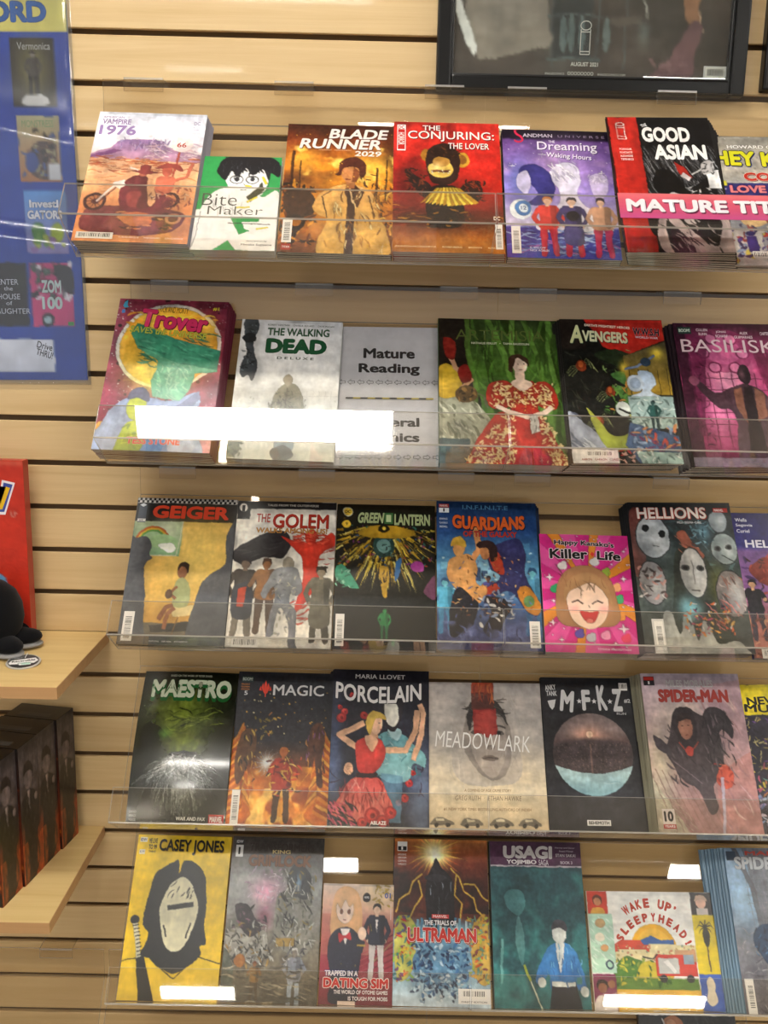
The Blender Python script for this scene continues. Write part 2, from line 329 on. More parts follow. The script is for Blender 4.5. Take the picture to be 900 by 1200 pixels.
# ------------------------------------------------------------------ the printed faces (own stand-ins for figures; titles and marks as on the racks)
ART = {}
def art(fn): ART[fn.__name__] = fn; return fn
@art
def desert():
    A = Art(168, 259, seed=1); A.grad([(0, '#d9dbe6'), (20, '#e6e2ea'), (36, '#ecd5d2'), (38, '#e8b48c'), (60, '#dfa071'), (74, '#cb8254'), (100, '#d28c58')])
    A.poly([(0, 37), (0, 34), (9, 31), (17, 29), (22, 24), (30, 22), (45, 21.5), (62, 22), (68, 27), (84, 30), (100, 33), (100, 39)], '#8e6f9c', c2='#b98aa0')
    A.poly([(0, 35), (20, 30), (28, 31), (22, 33), (0, 37)], '#7a4a78'); A.strokes(60, (24, 22, 70, 31), ['#a894c0', '#7d5f92', '#c3a9c9'], (3, 8), (.5, 1.3), (70, 110))
    A.strokes(60, (50, 24, 100, 36), ['#e6cdd6', '#c7a3b8', '#dfb9bd'], (4, 12), (.6, 1.4), (-20, 40))
    A.strokes(110, (0, 36, 100, 48), ['#c76a41', '#a9472d', '#eeb58c', '#d98250'], (5, 14), (.5, 1.3), (-12, 12))
    A.strokes(40, (0, 48, 100, 66), ['#eaae7a', '#cf8149', '#f0be92'], (6, 20), (.4, 1.0), (-10, 14))
    A.line([(77, 52), (81, 28)], 1.8, '#b04a3a'); A.spl([(73, 20), (89, 20), (90, 27), (81, 31), (72, 27)], '#f0dcd6'); A.T('66', 76.5, 23, 9, 4, '#b0453a', b=.04)
    A.spl([(6, 78), (22, 74), (60, 74), (92, 78), (88, 90), (60, 95), (20, 94), (4, 90)], '#5f2430', .85)
    # two riders on a long motorcycle
    for x, y, r in ((13, 71, 10), (78, 68, 9)): A.ell(x, y, r, r/A.asp, '#3b1822'); A.ell(x, y, r*.72, r*.72/A.asp, '#c98053'); A.ell(x, y, r*.3, r*.3/A.asp, '#5a2430')
    for k in range(10): t = k*.314*2; A.line([(13, 71), (13+7*math.cos(t), 71+7*math.sin(t)/A.asp)], .4, '#5a2430')
    A.line([(14, 71), (30, 56), (36, 54)], 2.2, '#efe1dc'); A.line([(16, 72), (32, 57)], 1, '#5b2030'); A.spl([(26, 56), (40, 55), (52, 60), (44, 63), (30, 60)], '#e8d6cf')
    A.spl([(34, 60), (56, 58), (72, 64), (80, 72), (60, 78), (38, 76)], '#6a2430'); A.spl([(40, 64), (54, 63), (58, 72), (44, 74)], '#8a3a3a')
    A.spl([(36, 55), (45, 50), (56, 52), (62, 64), (60, 74), (50, 74), (52, 62), (40, 60)], '#5e2a2c'); A.spl([(56, 52), (62, 56), (66, 70), (60, 72)], '#d8a074')
    A.ell(51, 48, 4, 3, '#a05a44'); A.spl([(40, 46.5), (47, 46), (48, 42), (56, 42), (57, 46), (64, 47.5), (52, 49)], '#7a3230'); A.line([(38, 44), (46, 46)], 2, '#ecd9cc')
    A.spl([(64, 52), (72, 50), (80, 52), (78, 62), (66, 64)], '#c4664c'); A.ell(72, 46, 4.5, 4, '#b5543f'); A.spl([(60, 44), (70, 40), (82, 41), (86, 46), (76, 43.5), (66, 44)], '#8c3a34'); A.line([(79, 54), (90, 50), (94, 39)], 3, '#c4664c')
    A.strokes(40, (60, 58, 98, 74), ['#6a2c30', '#e9c4a6', '#93403a'], (4, 10), (.5, 1.5)); A.strokes(30, (28, 78, 84, 90), ['#cf7c48', '#3c1820', '#e09a63'], (5, 12), (.8, 2.2), (-8, 8))
    A.spl([(36, 80), (60, 78), (66, 86), (48, 88)], '#c67444', .8); A.ell(84, 82, 7, 4, '#d89a68', .8); A.ell(84, 82, 4, 2.3, '#4a1c24', .8)
    A.grain(.03); A.T('AMERICAN', 4, 3.4, 20, 1.8, '#a896b4', b=.05).T('VAMPIRE', 4, 5.6, 27, 4.6, '#8f78a6', b=.05).T('1976', 2.5, 10.2, 35, 9, '#9a7fb4', b=.06)
    A.T('DC', 89, 6, 6, 3, '#9a8fb0', b=.05).T('BLACK', 89, 10.2, 6, 1.2, '#a79db8').T('LABEL', 89, 12, 6, 1.2, '#a79db8')
    A.bar(3, 93.5, 32, 4.6, seed=3); A.T('ALBUQUERQUE      WIJNGAARD      LOUGHRIDGE', 40, 96, 56, 1.5, '#f4ded2', b=.02); return A
@art
def green_manga():
    A = Art(127, 186, seed=2); A.bg('#2f9a4f'); A.rect(0, 80, 100, 20, '#f0eff0'); Wt = '#f1f1f2'
    A.spl([(20, 40), (40, 34), (60, 38), (80, 44), (100, 40), (104, 100), (60, 70), (30, 66), (10, 66), (8, 56)], Wt)
    A.spl([(-4, 62), (30, 60), (60, 66), (76, 72), (60, 86), (30, 104), (-4, 104)], Wt); A.poly([(20, 104), (44, 90), (58, 104)], '#2f9a4f'); A.poly([(44, 66), (80, 66), (76, 78), (56, 84)], '#2f9a4f')
    A.poly([(58, 71), (86, 70), (92, 76), (80, 84), (62, 78)], Wt); A.spl([(34, 12), (62, 4), (84, 12), (84, 34), (70, 46), (48, 42), (34, 28)], '#f4f2f2')
    A.spl([(22, 14), (30, 2), (56, -3), (86, 0), (100, 10), (98, 22), (88, 18), (86, 26), (78, 14), (66, 20), (56, 12), (48, 24), (40, 16), (34, 26), (26, 22)], '#15141a')
    A.strokes(40, (24, 2, 96, 20), ['#15141a'], (8, 16), (1, 2.5), (50, 130)); 
    for x in (47, 66): A.ell(x, 25.5, 8, 4.6, '#1a1a1e'); A.ell(x, 25.5, 7, 4, '#f2f2f4'); A.ell(x, 25, 3, 2.4, '#2a2a30'); A.line([(x-5, 22.6), (x, 21.6), (x+5, 22.6)], 1.1, '#111'); A.line([(x-5, 19), (x+5, 18)], .9, '#111')
    A.line([(43, 24), (50, 23)], 1.2, '#222'); A.line([(60, 22), (68, 23)], 1.2, '#222'); A.line([(53, 37), (60, 36.6)], .9, '#444'); A.line([(56, 30), (58, 32)], .6, '#666'); A.strokes(30, (26, 6, 94, 18), ['#4a4a55'], (6, 12), (.3, .6), (60, 120)); A.strokes(16, (20, 46, 60, 62), ['#c4c4c8'], (8, 16), (.4, .7), (50, 110)); A.line([(86, 24), (86, 36), (66, 46)], .8, '#333')
    A.poly([(60, 44), (74, 34), (78, 28), (82, 36), (66, 50)], '#3a3a20'); A.line([(62, 50), (74, 44)], 2.4, '#e8d92c'); A.line([(50, 56), (66, 55)], 2, '#e8d92c'); A.line([(78, 22), (84, 30)], 3, '#e8d92c'); A.line([(58, 32), (66, 33)], 2.6, '#ead827')
    A.line([(8, 60), (6, 84), (2, 98)], .6, '#888'); A.line([(42, 72), (92, 73)], 1, '#333'); A.line([(76, 78), (90, 76)], 2, '#e8d92c')
    A.T('Bite', 8, 41, 42, 13, '#4a4a44', b=-.01).T('Maker', 16, 54.5, 66, 9, '#5a5a54', b=-.01).T('story and art by', 66, 89.5, 24, 2, '#444').T('Miwako Sugiyama', 60, 93, 36, 2.6, '#222', b=.02); A.finish(.3, .2, .015, 0); return A
@art
def amber_city():
    A = Art(168, 259, seed=3); A.grad([(0, '#33150c'), (14, '#6e2c0c'), (35, '#b8600f'), (55, '#c87a14'), (75, '#b06a14'), (100, '#5c2c0c')])
    A.cloud('#3a1608', 4, 6, .5, .72, .9, 4, (0, 0, 100, 55)); A.glow(80, 36, 26, 14, '#ffc84a', .8); A.glow(16, 30, 16, 10, '#ffb43a', .9); A.glow(40, 60, 20, 30, '#e89a20', .5); A.cloud('#ffd769', 7, 9, .62, .75, .85, 8, (0, 18, 100, 60))
    A.strokes(120, (66, 40, 100, 92), ['#ffd25e', '#7a3a0c', '#e08c1c', '#3f1a08', '#f0a62a'], (4, 14), (.8, 2.4)); A.strokes(90, (0, 48, 28, 96), ['#2e1408', '#a85c12', '#e79b22', '#5a2a0a', '#120804'], (5, 14), (1, 3))
    for x, y0, y1, w in ((6, 22, 80, 2.4), (14, 30, 80, 1.2), (84, 34, 70, 2), (93, 28, 60, 1.2)): A.rect(x, y0, w, y1-y0, '#2a1006', .8)
    A.spl([(2, 56), (18, 52), (30, 60), (28, 72), (8, 74)], '#2a1409', .9); A.ell(14, 78, 9, 6, '#1d0e07', .9); A.ell(14, 78, 5, 3.2, '#b87018', .9)
    # plain figure in a long coat
    A.spl([(34, 56), (46, 50), (58, 48), (72, 50), (82, 56), (88, 72), (96, 86), (94, 102), (40, 102), (34, 92), (42, 76), (34, 72), (28, 66)], '#e0aa62', c2='#c99a3a')
    A.poly([(58, 48), (64, 48), (74, 54), (68, 66), (62, 62), (56, 54)], '#4a2410'); A.poly([(59, 54), (66, 54), (66, 104), (58, 104)], '#3a1c0c'); A.line([(60, 48), (64, 62), (72, 50)], 1.6, '#f0c890')
    A.strokes(50, (36, 56, 92, 100), ['#f6d695', '#a8701e', '#7a4a12', '#ffe9a8'], (6, 16), (.6, 1.6), (60, 120)); A.line([(42, 74), (36, 58), (46, 52)], .8, '#3a1a08'); A.line([(84, 72), (78, 56)], 1, '#5a2c0c')
    A.rect(57, 43, 8, 8, '#a8683a'); A.ell(61, 39.5, 8.5, 7.5, '#c4804a'); A.spl([(50, 38), (50, 31), (58, 27), (68, 27), (75, 33), (73, 42), (69, 41), (68, 35), (60, 34), (54, 36), (52, 41), (47, 40)], '#4a1e12'); A.poly([(64, 34), (69, 38), (67, 46), (62, 46)], '#7a3c20', .8); A.line([(56, 44), (61, 44)], 1, '#7a2c1c')
    A.grain(.06); A.dots(60, (0, 4, 100, 60), ['#ffcf58', '#ffb23a'], (.3, .8))
    A.T('BLADE', 38, 3, 55, 8.6, '#f1ece6', b=.06, shear=.18, sh='#5a2410').T('RUNNER', 11, 11.5, 78, 8.8, '#f3efe9', b=.06, shear=.18, sh='#5a2410').T('2029', 63, 21, 25, 4.6, '#f3efe9', b=.05, shear=.12)
    A.T('MIKE JOHNSON     ANDRES GUINALDO', 30, 20.3, 30, 1.4, '#e8b888'); A.bar(3, 75, 8.5, 18, True, 8); A.VR(3, 94, 8.5, 4.5, '#a83222').T('TITAN', 4, 95.5, 6.5, 1.6, '#eee'); return A
@art
def red_toy():
    A = Art(168, 259, seed=4); A.grad([(0, '#cb2a20'), (30, '#c4241b'), (55, '#9c1f14'), (70, '#7a2010'), (80, '#8a4512'), (100, '#a8661c')])
    A.cloud('#6a1410', 4, 6, .5, .74, .8, 4, (0, 0, 60, 80)); A.glow(14, 52, 16, 22, '#5a100c', .7); A.glow(50, 78, 60, 9, '#2a0c08', .8); A.glow(50, 94, 50, 9, '#a86a1a', .6); A.strokes(40, (0, 66, 100, 82), ['#3a1008', '#c08a28', '#7a2a12'], (6, 20), (.6, 1.6), (-10, 10))
    # dark shaggy wind-up toy with a gold paper ruff (plain stand-in)
    A.spl([(34, 50), (22, 44), (12, 38), (12, 44), (20, 54), (30, 60)], '#241310'); A.spl([(62, 52), (74, 46), (82, 52), (78, 62), (66, 62)], '#241310'); A.strokes(50, (12, 38, 30, 56), ['#1a0d0a', '#7a3418'], (3, 8), (.6, 1.6)); A.strokes(40, (66, 46, 84, 62), ['#1a0d0a', '#8a3418'], (3, 8), (.6, 1.6))
    A.ell(64, 30, 7, 6, '#c8942c'); A.ell(64, 30, 4, 3.4, '#8a5418'); A.ell(30, 27, 4.5, 5, '#a8701f'); A.spl([(30, 30), (34, 21), (46, 17), (58, 21), (62, 32), (58, 46), (46, 50), (34, 46)], '#2a1610'); A.strokes(40, (32, 20, 62, 30), ['#1a0c08', '#5a3418'], (3, 8), (.6, 1.4))
    A.ell(44, 38, 12, 6.5, '#d8b454'); A.ell(44, 32, 8, 4, '#a87a34'); A.rect(35, 38.5, 18, 1.6, '#5a2412'); A.dots(7, (35, 38, 53, 41), ['#e8e0c8'], (.7, 1.0)); A.glow(40, 36, 5, 3, '#ead9a4', .6)
    A.spl([(34, 52), (46, 50), (60, 52), (64, 60), (62, 80), (34, 80), (30, 60)], '#1c0f0c')
    for k in range(15): t = k/14; x = 26+t*50; A.poly([(40+t*18, 52), (43+t*18, 52), (x+2.6, 65-4*abs(t-.5)), (x-1.6, 66.5-4*abs(t-.5))], '#e8cf4a' if k % 2 else '#b98a1e')
    A.rect(24, 65, 52, 1.3, '#f1df8a', .0); A.strokes(30, (28, 68, 70, 82), ['#120806', '#3a1a10', '#a8741c'], (4, 10), (.8, 1.8)); A.grain(.05)
    A.VR(3, 2.5, 8, 21, '#f0eeea').VR(3.7, 6.2, 6.6, 16.4, '#c4241b').T('DC', 3.8, 3, 6.2, 3, '#c4241b', b=.05).T('HORROR', -1.2, 12, 16, 4, '#f0eeea', b=.05, rot=90)
    A.T('THE', 27, 2.6, 17, 4.2, '#f4efe6', b=.03, sh='#4a0c08').T('CONJURING:', 13, 7.2, 82, 8.6, '#f4efe6', b=.015, sh='#4a0c08').T('THE LOVER', 51, 16.5, 39, 5, '#f4efe6', b=.02, sh='#4a0c08')
    A.T('DC', 91, 73, 6, 3, '#f4efe6', b=.05); A.T('JOHNSON-MCGOLDRICK      ROSENBERG      BROWN      KIRK', 2, 95.5, 90, 1.6, '#f0d8b0'); A.bar(92, 79, 6.5, 18, True, 9); return A
@art
def violet_dream():
    A = Art(168, 259, seed=5); A.grad([(0, '#120c18'), (7, '#1a1024'), (9, '#5a3a78'), (30, '#7f60a8'), (55, '#8a7cc0'), (76, '#c8c0dc'), (78, '#3a3a8c'), (100, '#3c3f9a')])
    A.glow(50, 30, 30, 20, '#b696c8', .6); A.glow(14, 40, 14, 16, '#4d6fb4', .5); A.cloud('#caa6d4', 5, 7, .56, .75, .5, 6, (0, 12, 100, 50)); A.dots(46, (0, 9, 100, 50), ['#eadcf6'], (.25, .7))
    for x, y, r in ((36, 20, 4), (90, 34, 3), (8, 30, 3), (84, 18, 2.4)): A.line([(x-r, y), (x+r, y)], .6, '#fff'); A.line([(x, y-r/A.asp), (x, y+r/A.asp)], .6, '#fff')
    A.spl([(14, 34), (24, 28), (38, 32), (46, 42), (44, 54), (34, 60), (20, 60), (30, 52), (24, 44)], '#333070'); A.spl([(14, 36), (22, 34), (24, 44), (20, 52), (15, 50), (11, 45)], '#c9bfdc')
    A.spl([(44, 32), (56, 26), (68, 30), (70, 42), (66, 50), (72, 60), (86, 66), (92, 80), (30, 80), (34, 66), (48, 60), (50, 50), (44, 40)], '#cfc9dc'); A.strokes(40, (42, 26, 66, 40), ['#efeaf4', '#b0a8c6'], (5, 10), (.8, 1.6), (30, 80)); A.poly([(60, 62), (88, 68), (92, 80), (58, 80)], '#eeeaf4'); A.strokes(20, (60, 62, 90, 80), ['#c8c0dc'], (8, 14), (.5, 1), (60, 100))
    A.spl([(78, 38), (86, 34), (94, 38), (94, 48), (86, 56), (80, 50)], '#c0b2d2', .9); A.strokes(20, (78, 36, 94, 42), ['#dfd4ea'], (4, 8), (.6, 1.2)); A.ell(14, 64, 10, 8, '#e4ebf4'); A.ell(16, 63, 7.5, 6, '#4472b0'); A.ell(16.5, 63, 4.5, 3.6, '#dbe6f2'); A.T('12', 14, 61.3, 5, 3, '#3a4a86')
    A.strokes(80, (4, 78, 100, 98), ['#7f9ad8', '#a8bfe8', '#2c2a78', '#b46ab8', '#6a86d0'], (8, 20), (.8, 2.2), (-30, 30))
    for x, c1, c2 in ((38, '#c43a34', '#b0283c'), (60, '#3e3668', '#b02848'), (86, '#b98d72', '#b42c58')):
        A.person(x, 54, 44, '#c77a3c' if x < 40 else '#2a2030', '#dcb49c', c1, c2, 0, coat=x > 50 and x < 70)
    A.ell(60, 68, 6, 4, '#17121e'); A.grain(.03)
    A.T('S', 11, -1, 9, 12, '#c8264c', b=-.005).T('ANDMAN', 19, 3.2, 28, 3, '#cfc6d4', b=.03).T('U N I V E R S E', 52, 3.8, 44, 2, '#8d7f96')
    A.T('THE', 43, 8.5, 6, 2, '#f2ecf6').T('Dreaming', 32, 9.5, 56, 9, '#e9e2f0', b=.02, sh='#3a2454', grow=0).T('Waking Hours', 40, 19, 42, 5, '#f0eaf6', b=.02, rot=4, sh='#3a2454'); A.bar(4.5, 77, 8, 20, True, 11); A.T('G. WILLOW', 20, 92, 14, 1.4, '#dfe0f4').T('NICK ROBLES', 20, 94, 17, 1.4, '#dfe0f4'); return A
@art
def noir_red():
    A = Art(168, 259, seed=6); A.bg('#141416'); A.strokes(240, (30, 22, 100, 78), ['#6d6d70', '#8c8c90', '#48484c', '#b4b4b8'], (14, 30), (.3, .8), (66, 72)); A.rect(24, 0, 76, 22, '#131315')
    A.rect(0, 0, 30, 100, '#b8271f'); A.cloud('#8e1c18', 3, 5, .5, .7, .6, 5, (0, 45, 30, 100)); A.rect(0, 0, 2, 100, '#2a1010')
    A.spl([(36, 48), (44, 40), (56, 42), (66, 54), (72, 62), (60, 68), (46, 62), (38, 56)], '#0e0e10'); A.spl([(42, 60), (58, 60), (66, 70), (54, 90), (36, 84), (30, 70)], '#0b0b0d'); A.spl([(50, 58), (64, 60), (70, 72), (60, 82), (50, 70)], '#e9e4e4'); A.strokes(14, (50, 60, 68, 76), ['#b0201c', '#161616'], (4, 8), (1, 2)); A.spl([(28, 62), (44, 60), (50, 76), (36, 90), (26, 84)], '#111114')
    A.spl([(66, 58), (80, 50), (92, 44), (96, 54), (90, 66), (76, 74), (68, 70)], '#0e0e10'); A.strokes(50, (66, 50, 96, 72), ['#0e0e10', '#ddd'], (4, 9), (.5, 1.4)); A.poly([(88, 42), (100, 40), (100, 54), (88, 54)], '#eee')
    A.poly([(59, 34), (68, 38), (74, 46), (70, 48), (62, 43)], '#b82a20'); A.poly([(66, 42), (73, 46), (70, 49), (63, 45)], '#eadfdc'); A.line([(74, 44), (98, 34)], 1.8, '#ddd'); A.spl([(84, 36), (94, 33), (96, 40), (86, 44)], '#d8d4d4'); A.strokes(10, (84, 34, 96, 43), ['#222'], (3, 6), (.5, 1))
    A.spl([(40, 70), (70, 66), (96, 72), (100, 100), (36, 100)], '#cbb9b9'); A.spl([(52, 72), (76, 68), (92, 78), (84, 96), (66, 86)], '#17171a'); A.spl([(42, 78), (56, 88), (64, 100), (44, 100)], '#222226'); A.ell(66, 76, 8, 4.5, '#e6dcdc'); A.ell(66, 75.5, 4.5, 1.3, '#1c1c1e'); A.strokes(50, (40, 72, 98, 100), ['#1a1a1e', '#e2d2d2'], (6, 16), (.6, 1.8), (30, 80))
    for pts in ([(9, 5), (17, 5), (17, 17), (9, 17), (9, 5)], [(9, 8), (17, 8)], [(9, 15), (17, 15)]):
        for i in range(len(pts)-1): A.line([pts[i], pts[i+1]], .8, '#eadcd8')
    A.ell(13, 5.4, 4, 1.6, '#eadcd8'); A.ell(13, 5.4, 3.2, 1.0, '#b8271f')
    for k, t in enumerate(('PORNSAK', 'PICHETSHOTE', 'ALEXANDRE', 'TEFENKGI')): A.T(t, 9, 24+k*2.6, 12, 1.6, '#f0dcd8')
    A.T('THE', 33, 5.2, 6, 2.4, '#eee', b=.04, rot=-20).T('GOOD', 32, 7, 48, 13, '#f3f1ee', b=.09).T('ASIAN', 40, 20.5, 53, 13, '#f3f1ee', b=.09); return A
@art
def sixties_comic():
    A = Art(168, 259, seed=7); A.bg('#a09a90'); A.grad([(0, '#8f8a80'), (30, '#aca69b'), (60, '#8d95a4'), (100, '#8f8f96')]); A.dots(60, (0, 0, 100, 40), ['#b9b3a8', '#8b867c'], (.4, 1.2))
    A.rect(0, 38, 100, 16, '#2d2c62'); A.rect(0, 36, 9, 4, '#cfc83c'); A.spl([(14, 58), (24, 52), (40, 56), (42, 66), (26, 72), (14, 68)], '#d8b886'); A.strokes(40, (16, 54, 34, 62), ['#d4b23a', '#a88420', '#e8d068'], (4, 9), (1, 2)); A.spl([(36, 58), (50, 54), (60, 62), (48, 74), (38, 70)], '#7a4630')
    A.rect(0, 74, 30, 26, '#d8d4d4'); A.strokes(60, (0, 70, 40, 98), ['#c8302c', '#4a3a86', '#e8d44c', '#8aa4cc', '#a03a34', '#e4dfdc', '#2c2858'], (4, 10), (1.6, 4)); A.strokes(60, (36, 70, 100, 98), ['#c8302c', '#7d8a96', '#e8d44c', '#3c3a4c', '#e4dfdc'], (4, 12), (1.2, 3)); A.grain(.04)
    A.T('HOWARD CHAYKIN', 16, 7, 70, 3, '#f2f0ec', b=.05, out='#55504a').T('HEY KIDS!', 0, 11.5, 96, 14, '#e9e52e', b=.09, out='#2b2b3a', ow=.05, sh='#2b3a78', rot=2).T('COMICS!', 25, 29, 66, 7.5, '#d63b2a', b=.09, out='#f0d8c8', sh='#8a1c14')
    A.T('LOVE', 10, 39.5, 34, 6.5, '#e68a8a', b=.08, out='#b02030').T('PROPHETS', 48, 39.5, 50, 4, '#eceaf2', b=.05, out='#6a6a90').T('PERCY', 10, 47.5, 40, 6.5, '#e68a8a', b=.08, out='#b02030').T('NEW ARC', 1.5, 42, 6, 1.4, '#d8d8ea')
    A.ell(20, 77, 4.5, 1.8, '#2a2a6a'); A.rect(15.5, 79, 9.5, 11, '#3c3684'); A.bar(18, 90, 14, 5, seed=12); A.ell(34, 91, 3, 2, '#d8c83a'); return A
@art
def space_saves():
    A = Art(177, 280, seed=8); A.bg('#8a2e4a'); A.cloud('#5d1c33', 4, 6, .45, .65, .8, 3); A.dots(420, (0, 0, 100, 100), ['#f1dfe6', '#e9c8d4'], (.25, .7)); A.dots(60, (0, 0, 100, 100), ['#22060e'], (.8, 2))
    A.spl([(0, 84), (12, 86), (14, 104), (-4, 104)], '#e6b44a', .9); A.spl([(86, 84), (104, 80), (104, 104), (84, 104)], '#e09aa0', .8)
    A.ell(51, 32, 47, 29, '#f1ede4'); A.ell(51, 32, 43.5, 27, '#e9b33a'); A.glow(44, 52, 26, 14, '#f5e46a', .9); A.glow(76, 34, 16, 20, '#ef8f3a', .7); A.cloud('#f3cf58', 5, 6, .5, .7, .5, 8, (16, 12, 90, 56)); A.strokes(60, (12, 10, 90, 24), ['#f0c24a', '#e8a030'], (6, 14), (1, 2.4), (-30, 30))
    # grey-blue cloak, green wedge shape, two small plain figures
    A.spl([(0, 104), (4, 84), (16, 70), (34, 66), (60, 68), (82, 62), (86, 70), (80, 80), (90, 104)], '#8e9dc0', c2='#a5b2d0'); A.poly([(62, 74), (84, 61), (86, 66), (70, 80)], '#6e7494')
    A.poly([(16, 24), (20, 17), (34, 20), (56, 27), (98, 34), (97, 48), (78, 50), (76, 60), (68, 68), (44, 66), (40, 56), (44, 48), (44, 42), (24, 34)], '#3f8c72', c2='#79b890'); A.poly([(16, 24), (20, 17), (56, 27), (98, 34), (97, 47), (60, 43), (30, 34)], '#2f7d63', .75)
    A.strokes(70, (44, 46, 76, 66), ['#8fc4a4', '#5a9c7c', '#a8d4b4'], (5, 12), (.8, 1.8), (20, 120), .7); A.strokes(50, (26, 24, 90, 46), ['#5aa688', '#2c6e58', '#4b9a7c'], (6, 16), (.8, 2), (5, 40)); A.glow(62, 50, 12, 10, '#9ad0b4', .5)
    for x, y, hh, a, b_ in ((32, 66, 52, '#b7c23a', '#6f8a2c'), (53, 74, 40, '#4c86c8', '#3a6cae')):
        A.spl([(x-12, 104), (x-10, y+22), (x-4, y+16), (x+5, y+16), (x+11, y+24), (x+12, 104)], a, c2=b_); A.ell(x, y+7, 8.4, 8, a); A.strokes(16, (x-8, y+18, x+8, 100), [b_, a], (4, 9), (1, 2))
    A.spl([(23, 68), (26, 62), (34, 60), (41, 64), (41, 69), (32, 67)], '#4a4a62'); A.grain(.04)
    A.T('RICK AND MORTY', 38, 5, 26, 4, '#3a2a14', b=0, rot=3).T('Trover', 21, 7.5, 64, 14, '#d6346a', b=.09, out='#5e1630', ow=.02, rot=5, sh='#6a1a30').T('SAVES thE UNIVERSE', 14, 20.5, 70, 4.5, '#b9c24a', out='#4e5c20', ow=.025, b=.04, rot=5)
    A.T('#1', 86, 4, 6, 2.6, '#d8cf3a', b=.06).T('TESS STONE', 28, 91.5, 46, 4.6, '#e2403a', b=.06, out='#f4c8c8'); A.V_([(5, 2.5), (7.5, 1), (8, 5), (9.5, 6), (5.5, 6.5), (3.8, 5)], '#2c9ac8').V_([(3.5, 8), (6.2, 7.4), (7, 10), (4, 10.4)], '#3a78c0'); return A
@art
def white_walk():
    A = Art(168, 262, seed=9); A.grad([(0, '#c7cacf'), (20, '#dcdee0'), (50, '#d4d6d6'), (62, '#b5b6b0'), (72, '#c2c3bc'), (100, '#b9bcae')])
    A.strokes(60, (4, 56, 100, 72), ['#a9aaa2', '#c9cac4'], (1, 3), (.8, 2), (80, 100)); A.strokes(70, (0, 66, 100, 84), ['#a2a399', '#b7b8af', '#cfd0c8'], (4, 10), (.5, 1.4), (70, 110)); A.line([(56, 56), (100, 55)], .5, '#b0b2b0'); 
    for x in range(58, 100, 6): A.line([(x, 52), (x, 70)], .4, '#b4b6b4')
    # grey figure from behind
    A.spl([(42, 52), (49, 47), (56, 47), (64, 52), (68, 62), (66, 74), (70, 84), (66, 84), (60, 70), (60, 62), (61, 76), (60, 90), (54, 84), (48, 90), (42, 84), (42, 66), (38, 76), (36, 86), (33, 84), (36, 70), (38, 58)], '#7c7a6a'); A.ell(51, 44.5, 4.4, 4.2, '#8b8474'); A.line([(51, 50), (51, 68)], .9, '#565446'); A.line([(44, 56), (50, 60)], .8, '#565446'); A.line([(58, 56), (52, 60)], .8, '#565446'); A.strokes(30, (34, 60, 40, 84), ['#5c5a4c', '#98947f'], (3, 6), (.5, 1), (60, 120)); A.strokes(30, (62, 56, 70, 84), ['#5c5a4c', '#98947f'], (3, 6), (.5, 1), (60, 120)); A.strokes(60, (41, 52, 62, 66), ['#6a6858', '#a09c88', '#4e4e44'], (2, 6), (.5, 1.1)); A.spl([(43, 70), (61, 70), (62, 88), (56, 100), (46, 100), (43, 88)], '#61727a'); A.strokes(20, (44, 70, 60, 96), ['#4d5d66', '#7d8c92'], (4, 9), (.6, 1.3), (70, 110))
    A.spl([(3, 0), (14, -2), (18, 6), (14, 16), (16, 26), (20, 36), (16, 46), (12, 42), (6, 44), (3, 36), (8, 26), (4, 14)], '#3c4248'); A.strokes(40, (4, 2, 16, 38), ['#22282c', '#68747a', '#10151a'], (3, 7), (.7, 1.6)); A.ell(9, 14, 7, 4, '#1a1e22')
    A.ell(4, 92, 8, 7, '#3c4630', .9); A.strokes(30, (0, 82, 14, 100), ['#2c3424', '#586448'], (3, 7), (1, 2)); A.spl([(40, 94), (52, 90), (62, 96), (54, 101), (44, 100)], '#2c302a'); A.grain(.03)
    A.T('ROBERT KIRKMAN     CHARLIE ADLARD     DAVE McCAIG', 26, 3, 66, 1.4, '#3a4a40').T('THE WALKING', 26, 5.6, 62, 6.5, '#2a5238', b=.07).T('DEAD', 24.5, 13, 63, 13, '#1f5a38', b=.13).T('D E L U X E', 38, 27.5, 36, 2, '#3a4a40', b=.04); A.finish(.4, .2, .03, .12); return A
@art
def reading_sign():
    A = Art(166, 262, seed=10); A.grad([(0, '#d6d7de'), (50, '#dcdde3'), (100, '#cdced6')]); A.grain(.012)
    k = '#161618'; A.T('Mature', 24.5, 16, 52, 8.5, k, b=.07).T('Reading', 20, 27.5, 61, 9.5, k, b=.07).T('General', 20, 66.5, 60, 7, '#3c3c3e', b=.07).T('Comics', 22, 77, 58, 7, '#3c3c3e', b=.07)
    for row, s in ((40, -1), (92.5, 1)):
        for j in range(11):
            x = 1.5+j*9; P = [(0, 2), (3, 0), (3, 1.1), (6.6, 1.1), (6.6, 2.9), (3, 2.9), (3, 4)]
            q = [((x+a) if s < 0 else (x+6.6-a), row+b*.9) for a, b in P]; q.append(q[0])
            for i in range(7): A.V_(_seg(q[i], q[i+1], .42, A.asp), '#3a3a3c')
    for j in range(12): A.VR(9+j*7, 53.2, 7, .95, '#c9b84a' if j % 2 else '#2e2e30')
    A.finish(0, 0, .01, 0); return A
def _seg(a, b, w, asp):
    d = np.array([b[0]-a[0], (b[1]-a[1])*asp]); d = d/np.hypot(*d); n = np.array([-d[1], d[0]/asp])*w/2; a = np.array(a); b = np.array(b); return [a-n, b-n, b+n, a+n]
